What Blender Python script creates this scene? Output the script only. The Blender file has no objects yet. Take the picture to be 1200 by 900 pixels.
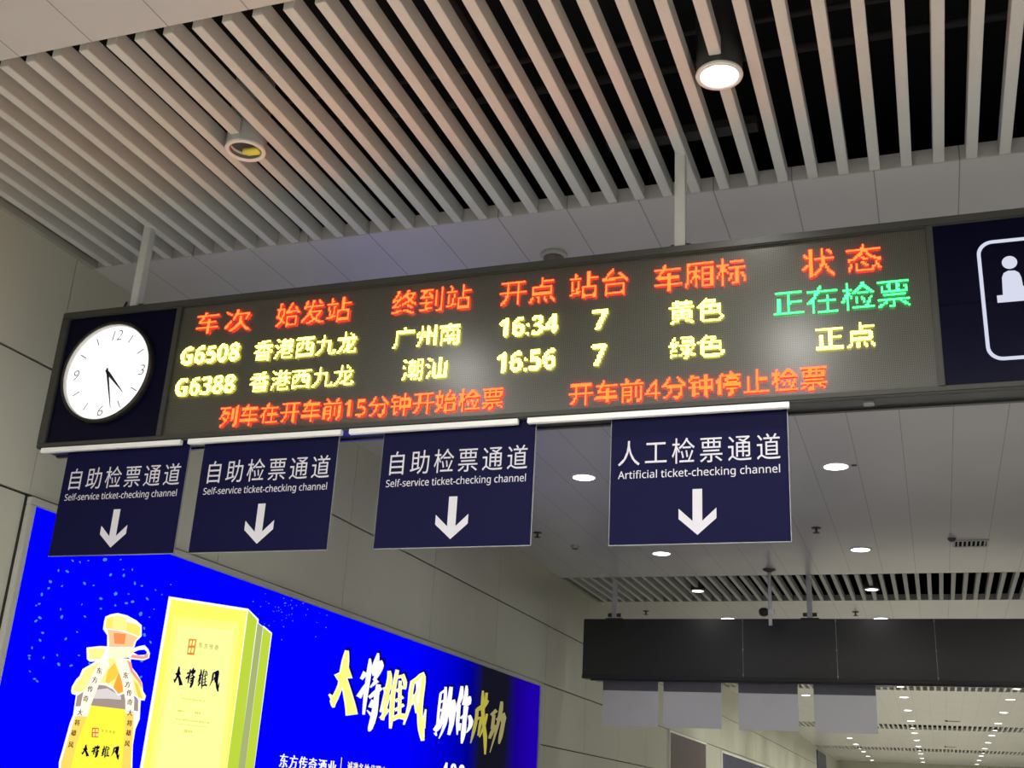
import bpy, bmesh, math, random
import numpy as np
from mathutils import Matrix, Vector

# ---------------------------------------------------------------- camera, world, exposure
S = bpy.context.scene
C = S.collection
S.view_settings.view_transform = 'Standard'
S.view_settings.look = 'None'
S.view_settings.exposure = 0.0
S.view_settings.gamma = 1.0
S.view_settings.use_curve_mapping = False
S.cycles.use_denoising = True
S.cycles.max_bounces = 6
S.cycles.diffuse_bounces = 4
S.cycles.glossy_bounces = 3
S.cycles.sample_clamp_indirect = 4.0
S.cycles.caustics_reflective = False
S.cycles.caustics_refractive = False

YAW, PITCH, ROLL, FOCAL = -0.359550, 0.354293, 0.0567808, 1331.975
cam_data = bpy.data.cameras.new('camera')
cam_data.sensor_width = 36.0
cam_data.lens = FOCAL / 1200.0 * 36.0
cam_data.clip_end = 400
cam = bpy.data.objects.new('camera', cam_data)
C.objects.link(cam)
_f = Vector((math.sin(YAW) * math.cos(PITCH), math.cos(YAW) * math.cos(PITCH), math.sin(PITCH)))
_r0 = Vector((math.cos(YAW), -math.sin(YAW), 0))
_u0 = _r0.cross(_f)
_r = _r0 * math.cos(ROLL) + _u0 * math.sin(ROLL)
_u = -_r0 * math.sin(ROLL) + _u0 * math.cos(ROLL)
cam.matrix_world = Matrix(((_r.x, _u.x, -_f.x, 0.0), (_r.y, _u.y, -_f.y, 0.0), (_r.z, _u.z, -_f.z, 1.6), (0, 0, 0, 1)))
S.camera = cam

WORLD_COLOUR, WORLD_STRENGTH = (1.0, 0.92, 0.84), 0.06
SPOT_WATTS, SPOT_COLOUR = 150.0, (1.0, 0.985, 0.92)
LENS_STRENGTH = 9.0
w = bpy.data.worlds.new('world'); S.world = w; w.use_nodes = True
w.node_tree.nodes['Background'].inputs[0].default_value = (*WORLD_COLOUR, 1)
w.node_tree.nodes['Background'].inputs[1].default_value = WORLD_STRENGTH

# area light added behind the viewer to brighten floor, signs and near ceiling
la = bpy.data.lights.new('added_fill_light', 'AREA'); la.shape = 'RECTANGLE'; la.size = 12.0; la.size_y = 4.5
la.energy = 1300.0; la.color = (1.0, 0.95, 0.90)
lo = bpy.data.objects.new('added_fill_light', la); C.objects.link(lo); lo.location = (-0.5, -1.8, 5.5)

# ---------------------------------------------------------------- materials
def mat(name, col, rough=0.5, metal=0.0, spec=0.5, noise=0.0, scale=4.0):
    m = bpy.data.materials.new(name); m.use_nodes = True
    nt = m.node_tree; b = nt.nodes['Principled BSDF']
    b.inputs['Base Color'].default_value = (*col, 1)
    b.inputs['Roughness'].default_value = rough
    b.inputs['Metallic'].default_value = metal
    b.inputs['Specular IOR Level'].default_value = spec
    if noise:
        g = nt.nodes.new('ShaderNodeNewGeometry'); n = nt.nodes.new('ShaderNodeTexNoise')
        n.inputs['Scale'].default_value = scale; n.inputs['Detail'].default_value = 4
        nt.links.new(g.outputs['Position'], n.inputs['Vector'])
        r = nt.nodes.new('ShaderNodeMapRange')
        r.inputs['To Min'].default_value = 1 - noise; r.inputs['To Max'].default_value = 1 + noise
        nt.links.new(n.outputs['Fac'], r.inputs['Value'])
        v = nt.nodes.new('ShaderNodeVectorMath'); v.operation = 'SCALE'
        v.inputs[0].default_value = col
        nt.links.new(r.outputs[0], v.inputs['Scale'])
        nt.links.new(v.outputs[0], b.inputs['Base Color'])
    return m

def glow(name, col, strength=1.0, sample=True):
    m = bpy.data.materials.new(name); m.use_nodes = True
    nt = m.node_tree; nt.nodes.clear()
    e = nt.nodes.new('ShaderNodeEmission'); o = nt.nodes.new('ShaderNodeOutputMaterial')
    e.inputs[0].default_value = (*col, 1); e.inputs[1].default_value = strength
    nt.links.new(e.outputs[0], o.inputs[0])
    m.cycles.emission_sampling = 'AUTO' if sample else 'NONE'
    return m

def math_node(nt, op, a, b=None):
    n = nt.nodes.new('ShaderNodeMath'); n.operation = op
    for i, v in enumerate((a, b)):
        if v is None: continue
        if isinstance(v, (int, float)): n.inputs[i].default_value = v
        else: nt.links.new(v, n.inputs[i])
    return n.outputs[0]

def ceiling_mat(name, col, rough):
    """painted aluminium ceiling strips: thin dark joints every 0.53 m, running along the hall"""
    m = mat(name, col, rough); nt = m.node_tree; b = nt.nodes['Principled BSDF']
    g = nt.nodes.new('ShaderNodeNewGeometry'); s = nt.nodes.new('ShaderNodeSeparateXYZ')
    nt.links.new(g.outputs['Position'], s.inputs[0])
    x = math_node(nt, 'ADD', s.outputs[0], 3.845 + 53.0)
    x = math_node(nt, 'FRACT', math_node(nt, 'DIVIDE', x, 0.53))
    line = math_node(nt, 'LESS_THAN', x, 0.016)
    n = nt.nodes.new('ShaderNodeTexNoise'); n.inputs['Scale'].default_value = 0.7; n.inputs['Detail'].default_value = 3
    nt.links.new(g.outputs['Position'], n.inputs['Vector'])
    k = math_node(nt, 'ADD', math_node(nt, 'MULTIPLY', n.outputs['Fac'], 0.2), 0.9)
    k = math_node(nt, 'MULTIPLY', k, math_node(nt, 'SUBTRACT', 1.0, math_node(nt, 'MULTIPLY', line, 0.55)))
    v = nt.nodes.new('ShaderNodeVectorMath'); v.operation = 'SCALE'; v.inputs[0].default_value = col
    nt.links.new(k, v.inputs['Scale']); nt.links.new(v.outputs[0], b.inputs['Base Color'])
    return m

def led_mat():
    """matt LED module face: dark louvres between slightly paler diode caps, 10.2 mm pitch"""
    m = mat('led_face', (0.06, 0.06, 0.052), 0.24, spec=0.6); nt = m.node_tree; b = nt.nodes['Principled BSDF']
    g = nt.nodes.new('ShaderNodeNewGeometry'); s = nt.nodes.new('ShaderNodeSeparateXYZ')
    nt.links.new(g.outputs['Position'], s.inputs[0])
    f = []
    for ax in (0, 2):
        a = math_node(nt, 'SINE', math_node(nt, 'MULTIPLY', s.outputs[ax], 2 * math.pi / 0.0102))
        f.append(math_node(nt, 'ADD', math_node(nt, 'MULTIPLY', a, 0.5), 0.5))
    d = math_node(nt, 'MULTIPLY', f[0], f[1])
    mix = nt.nodes.new('ShaderNodeMix'); mix.data_type = 'RGBA'
    nt.links.new(d, mix.inputs['Factor'])
    mix.inputs[6].default_value = (0.030, 0.031, 0.025, 1); mix.inputs[7].default_value = (0.115, 0.117, 0.095, 1)
    nt.links.new(mix.outputs[2], b.inputs['Base Color'])
    return m

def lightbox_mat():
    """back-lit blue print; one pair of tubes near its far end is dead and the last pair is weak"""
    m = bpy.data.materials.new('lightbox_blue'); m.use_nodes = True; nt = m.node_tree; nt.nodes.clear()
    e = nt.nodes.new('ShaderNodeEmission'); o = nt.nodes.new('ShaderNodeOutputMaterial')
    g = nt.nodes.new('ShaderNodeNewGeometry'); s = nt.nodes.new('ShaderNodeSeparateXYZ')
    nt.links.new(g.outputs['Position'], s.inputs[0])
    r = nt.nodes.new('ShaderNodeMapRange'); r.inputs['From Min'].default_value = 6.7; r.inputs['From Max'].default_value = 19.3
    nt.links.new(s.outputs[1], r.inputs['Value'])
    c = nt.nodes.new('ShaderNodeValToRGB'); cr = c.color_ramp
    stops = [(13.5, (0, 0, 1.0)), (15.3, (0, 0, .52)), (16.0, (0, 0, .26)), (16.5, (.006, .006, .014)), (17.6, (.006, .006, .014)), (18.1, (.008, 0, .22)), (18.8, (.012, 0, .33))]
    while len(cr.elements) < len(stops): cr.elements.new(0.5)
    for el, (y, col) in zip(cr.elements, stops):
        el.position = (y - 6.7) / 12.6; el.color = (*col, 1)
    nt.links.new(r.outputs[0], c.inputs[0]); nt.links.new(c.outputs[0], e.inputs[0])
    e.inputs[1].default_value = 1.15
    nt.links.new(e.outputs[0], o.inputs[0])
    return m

M = dict(
    ceiling=ceiling_mat('ceiling_strip_paint', (0.47, 0.47, 0.465), 0.3),
    slat=mat('slat_paint', (0.52, 0.535, 0.51), 0.55, noise=0.05, scale=45),
    void=mat('void_black', (0.012, 0.013, 0.014), 0.9, spec=0.1),
    duct=mat('void_duct', (0.014, 0.014, 0.014), 0.8),
    wall=mat('wall_panel_paint', (0.50, 0.51, 0.43), 0.38, noise=0.07, scale=0.8),
    groove=mat('groove_black', (0.012, 0.012, 0.011), 0.8),
    floor=mat('floor_stone', (0.60, 0.575, 0.54), 0.3, noise=0.08, scale=1.5),
    trim=mat('trim_grey', (0.30, 0.31, 0.27), 0.5),
    bezel=mat('bezel_anodised', (0.042, 0.044, 0.038), 0.45, spec=0.3),
    housing=mat('housing_dark', (0.022, 0.024, 0.024), 0.3),
    backing=mat('board_back_sheet', (0.014, 0.016, 0.016), 0.26, spec=0.7),
    steel=mat('galvanised_steel', (0.62, 0.65, 0.65), 0.45, metal=0.2, noise=0.08, scale=40),
    dark_metal=mat('dark_metal', (0.05, 0.05, 0.05), 0.4),
    seam=mat('seam_strip', (0.30, 0.32, 0.32), 0.35, metal=0.6),
    led=led_mat(),
    navy=mat('navy_film', (0.0055, 0.0055, 0.038), 0.45, spec=0.06, noise=0.04, scale=12),
    navy_panel=mat('navy_acrylic', (0.0012, 0.0013, 0.013), 0.25, spec=0.10),
    white_vinyl=mat('white_vinyl', (0.60, 0.60, 0.67), 0.5),
    alu=mat('rail_aluminium', (0.80, 0.82, 0.82), 0.35),
    sign_back=mat('sign_back_sheet', (0.80, 0.80, 0.80), 0.3, noise=0.04, scale=2),
    hanger=mat('hanger_plate', (0.20, 0.20, 0.22), 0.3, noise=0.1, scale=30),
    white_plastic=mat('white_plastic', (0.70, 0.70, 0.68), 0.4),
    lamp_body=mat('lamp_body', (0.42, 0.43, 0.42), 0.4),
    reflector=mat('lamp_reflector', (0.16, 0.14, 0.13), 0.35),
    lamp_tube=mat('lamp_tube_yellow', (0.75, 0.70, 0.10), 0.4),
    lens=glow('lamp_lens', (1.0, 0.97, 0.90), LENS_STRENGTH, sample=False),
    black=mat('black_paint', (0.01, 0.01, 0.01), 0.4),
    clock_grey=mat('clock_grey', (0.30, 0.30, 0.32), 0.6),
    dial=glow('clock_dial', (1.0, 1.0, 0.99), 1.25),
    picto=glow('pictogram_backlight', (0.80, 0.83, 1.0), 0.85),
    led_red=glow('led_red', (1.0, 0.0195, 0.0034), 22.0),
    led_yellow=glow('led_yellow', (1.0, 0.86, 0.088), 9.0),
    led_green=glow('led_green', (0.03, 1.0, 0.12), 7.0),
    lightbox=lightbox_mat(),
    box_frame=mat('lightbox_frame', (0.44, 0.45, 0.41), 0.4),
    poster_plum=mat('poster_plum', (0.075, 0.048, 0.066), 0.35, noise=0.15, scale=6),
    poster_indigo=mat('poster_indigo', (0.034, 0.034, 0.10), 0.35, noise=0.15, scale=6),
    poster_edge=mat('poster_edge', (0.85, 0.85, 0.82), 0.3),
)
def srgb(r, g, b):
    return tuple((c / 12.92 if c <= .04045 else ((c + .055) / 1.055) ** 2.4) for c in (r / 255, g / 255, b / 255))
for _n, _c in dict(shadow_blue=(4, 2, 120), art_white=(255, 255, 255), pale_yellow=(255, 255, 130), olive_gold=(176, 166, 66), olive_grey=(150, 140, 92),
                   grey_glass=(168, 150, 140), pale_glass=(226, 216, 214), label_yellow=(255, 250, 70), cream=(255, 246, 150), cream_deep=(255, 238, 110),
                   cream_pale=(255, 252, 210), gold=(255, 210, 70), amber=(252, 170, 60), rose=(250, 160, 140), peach=(255, 205, 150), orange=(250, 150, 90),
                   art_blue=(0, 0, 255), ribbon_white=(255, 254, 232), ribbon_gold=(255, 222, 100), seal_red=(236, 90, 30), seal_orange=(236, 140, 40),
                   box_edge=(255, 255, 105), box_mid=(255, 255, 134), box_face=(255, 255, 160), box_side=(188, 214, 62), box_gap=(168, 178, 118), ink_navy=(14, 10, 50), ink_brown=(110, 28, 22),
                   ink_olive=(150, 140, 30), ink_pale=(222, 222, 80), confetti_blue=(70, 140, 255)).items():
    M[_n] = glow('print_' + _n, srgb(*_c), 1.05, sample=_n in ('art_white', 'box_face', 'box_edge', 'label_yellow', 'cream'))

# ---------------------------------------------------------------- mesh helpers
class MB:
    def __init__(s): s.v = []; s.f = []; s.mi = []; s.smooth = []; s.mats = []
    def face(s, idx, m=0, sm=False): s.f.append(tuple(idx)); s.mi.append(m); s.smooth.append(sm)
    def add(s, vs):
        k = len(s.v); s.v.extend([tuple(v) for v in vs]); return k
    def box(s, x0, x1, y0, y1, z0, z1, bevel=0.0, m=0):
        if bevel <= 0:
            k = s.add([(x0, y0, z0), (x1, y0, z0), (x1, y1, z0), (x0, y1, z0), (x0, y0, z1), (x1, y0, z1), (x1, y1, z1), (x0, y1, z1)])
            for q in ((3, 2, 1, 0), (4, 5, 6, 7), (0, 1, 5, 4), (1, 2, 6, 5), (2, 3, 7, 6), (3, 0, 4, 7)): s.face([k + i for i in q], m)
            return
        bm = bmesh.new()
        bmesh.ops.create_cube(bm, size=1.0)
        for v in bm.verts:
            v.co = Vector(((x0 + x1) / 2 + v.co.x * (x1 - x0), (y0 + y1) / 2 + v.co.y * (y1 - y0), (z0 + z1) / 2 + v.co.z * (z1 - z0)))
        bmesh.ops.bevel(bm, geom=bm.edges[:], offset=bevel, segments=2, affect='EDGES')
        k = s.add([v.co for v in bm.verts]); bm.verts.index_update()
        for f in bm.faces: s.face([k + v.index for v in f.verts], m)
        bm.free()
    def lathe(s, prof, cx, cy, n=32, axis='z', m=0, sm=True, base=0.0):
        """profile [(radius, height)] turned round the z axis at (cx,cy), or round the y axis at (x=cx, z=cy)"""
        rings = []
        for r, h in prof:
            ring = []
            for i in range(n):
                a = 2 * math.pi * i / n; u = r * math.cos(a); v = r * math.sin(a)
                ring.append((cx + u, cy + v, base + h) if axis == 'z' else (cx + u, base + h, cy + v))
            rings.append(s.add(ring))
        for a, b in zip(rings, rings[1:]):
            for i in range(n):
                j = (i + 1) % n; s.face((a + i, a + j, b + j, b + i), m, sm)
        return rings
    def disc(s, cx, cy, h, r, n=32, axis='z', m=0, ry=None):
        ry = ry or r
        pts = [(cx + r * math.cos(2 * math.pi * i / n), cy + ry * math.sin(2 * math.pi * i / n)) for i in range(n)]
        k = s.add([(x, y, h) if axis == 'z' else (x, h, y) for x, y in pts]); s.face(range(k, k + n), m)
    def tube(s, p, q, r, n=12, m=0):
        p = Vector(p); q = Vector(q); d = (q - p).normalized()
        a = d.orthogonal().normalized(); b = d.cross(a)
        R = [s.add([c + (a * math.cos(2 * math.pi * i / n) + b * math.sin(2 * math.pi * i / n)) * r for i in range(n)]) for c in (p, q)]
        for i in range(n):
            j = (i + 1) % n; s.face((R[0] + i, R[0] + j, R[1] + j, R[1] + i), m, True)
        s.face([R[0] + i for i in reversed(range(n))], m); s.face([R[1] + i for i in range(n)], m)
    def build(s, name, mats, parent=None, origin=None):
        me = bpy.data.meshes.new(name)
        o0 = Vector(origin) if origin else Vector((0, 0, 0))
        me.from_pydata([tuple(Vector(v) - o0) for v in s.v], [], s.f)
        for m in (mats if isinstance(mats, (list, tuple)) else [mats]): me.materials.append(m)
        me.polygons.foreach_set('material_index', s.mi); me.polygons.foreach_set('use_smooth', s.smooth)
        me.update()
        ob = bpy.data.objects.new(name, me); C.objects.link(ob)
        if parent:
            ob.parent = parent
            # every part is modelled in world coordinates: take the parents' offsets away again
            off = Vector((0, 0, 0)); p = parent
            while p: off += p.location; p = p.parent
            ob.location = o0 - off
        else: ob.location = o0
        return ob

def tag(o, label, cat=None, group=None, kind=None):
    o['label'] = label
    if cat: o['category'] = cat
    if group: o['group'] = group
    if kind: o['kind'] = kind
    return o
def thing(name, loc, label, cat, group=None, kind=None):
    o = bpy.data.objects.new(name, None); C.objects.link(o); o.location = loc; o.empty_display_size = 0.1
    return tag(o, label, cat, group, kind)
def copy_tree(o, parent=None):
    c = o.copy(); C.objects.link(c)
    if parent: c.parent = parent
    for ch in list(o.children): copy_tree(ch, c)
    return c

_tx = {}; _dim = {}
def sans(s, bold=False):
    """Latin letters and figures in the plain (or bold) sans-serif alphabet"""
    out = ''
    for ch in s:
        if 'A' <= ch <= 'Z': out += chr((0x1D5D4 if bold else 0x1D5A0) + ord(ch) - 65)
        elif 'a' <= ch <= 'z': out += chr((0x1D5EE if bold else 0x1D5BA) + ord(ch) - 97)
        elif '0' <= ch <= '9': out += chr((0x1D7EC if bold else 0x1D7E2) + ord(ch) - 48)
        else: out += ch
    return out
def glyphs(s, bold=0.0):
    """(vertices, faces) of a line of writing set in Blender's own font, normalised to its bounding box"""
    if (s, bold) in _tx: return _tx[(s, bold)]
    cu = bpy.data.curves.new('writing', 'FONT'); cu.body = s; cu.size = 1.0; cu.offset = bold; cu.resolution_u = 4
    o = bpy.data.objects.new('writing', cu); C.objects.link(o)
    dg = bpy.context.evaluated_depsgraph_get(); dg.update()
    me = bpy.data.meshes.new_from_object(o.evaluated_get(dg))
    v = np.array([p.co[:2] for p in me.vertices]); f = [tuple(p.vertices) for p in me.polygons]
    bpy.data.objects.remove(o); bpy.data.curves.remove(cu); bpy.data.meshes.remove(me)
    lo = v.min(0); hi = v.max(0)
    _dim[(s, bold)] = (lo, hi)
    _tx[(s, bold)] = ((v - lo) / (hi - lo), f)
    return _tx[(s, bold)]
def write_spaced(mb, s, x0, x1, z0, z1, depth, fill=0.88, axis='y'):
    """Chinese lettering with open spacing between x0 and x1 (x1 < x0 mirrors it)"""
    P = (x1 - x0) / (len(s) - 1 + fill); em = (z1 - z0) / 0.93
    for i, ch in enumerate(s):
        glyphs(ch); lo, hi = _dim[(ch, 0.0)]
        base = x0 + i * P; k = P * fill
        write(mb, ch, base + lo[0] * k, base + hi[0] * k, z0 + (lo[1] + 0.085) * em, z0 + (hi[1] + 0.085) * em, depth, axis=axis)
def write(mb, s, x0, x1, z0, z1, depth, bold=0.0, axis='y', m=0, slant=0.0):
    v, f = glyphs(s, bold)
    pts = []
    for a, b in v:
        z = z0 + b * (z1 - z0); x = x0 + a * (x1 - x0) + slant * (z - z0)
        pts.append((x, depth, z) if axis == 'y' else (depth, x, z))
    k = mb.add(pts)
    for q in f: mb.face([k + i for i in q], m)
def led_write(mb, s, x0, x1, z0, z1, y, pitch=0.0102, bold=0.0, need=0.5):
    """lights the diodes of a dot matrix that the strokes of the writing cover"""
    v, f = glyphs(s, bold)
    v = np.stack([x0 + v[:, 0] * (x1 - x0), z0 + v[:, 1] * (z1 - z0)], 1)
    i0, i1 = int(math.floor(x0 / pitch)) - 1, int(math.ceil(x1 / pitch)) + 1
    j0, j1 = int(math.floor(z0 / pitch)) - 1, int(math.ceil(z1 / pitch)) + 1
    SS = 4
    W, Hh = (i1 - i0) * SS, (j1 - j0) * SS
    img = np.zeros((W, Hh), bool); st = pitch / SS
    for q in f:
        for t in range(1, len(q) - 1):
            a, b, c = v[q[0]], v[q[t]], v[q[t + 1]]
            mn = np.minimum(np.minimum(a, b), c); mx = np.maximum(np.maximum(a, b), c)
            u0 = max(int((mn[0] - i0 * pitch) / st) - 1, 0); u1 = min(int((mx[0] - i0 * pitch) / st) + 2, W)
            w0 = max(int((mn[1] - j0 * pitch) / st) - 1, 0); w1 = min(int((mx[1] - j0 * pitch) / st) + 2, Hh)
            if u1 <= u0 or w1 <= w0: continue
            X, Z = np.meshgrid(i0 * pitch + (np.arange(u0, u1) + .5) * st, j0 * pitch + (np.arange(w0, w1) + .5) * st, indexing='ij')
            d = [(e[0] - s_[0]) * (Z - s_[1]) - (e[1] - s_[1]) * (X - s_[0]) for s_, e in ((a, b), (b, c), (c, a))]
            img[u0:u1, w0:w1] |= ((d[0] >= 0) & (d[1] >= 0) & (d[2] >= 0)) | ((d[0] <= 0) & (d[1] <= 0) & (d[2] <= 0))
    cov = img.reshape(i1 - i0, SS, j1 - j0, SS).mean((1, 3))
    for i, j in zip(*np.nonzero(cov >= need)):
        x = (i0 + i) * pitch; z = (j0 + j) * pitch
        k = mb.add([(x, y, z), (x + pitch, y, z), (x + pitch, y, z + pitch), (x, y, z + pitch)])
        mb.face((k, k + 1, k + 2, k + 3))
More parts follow.
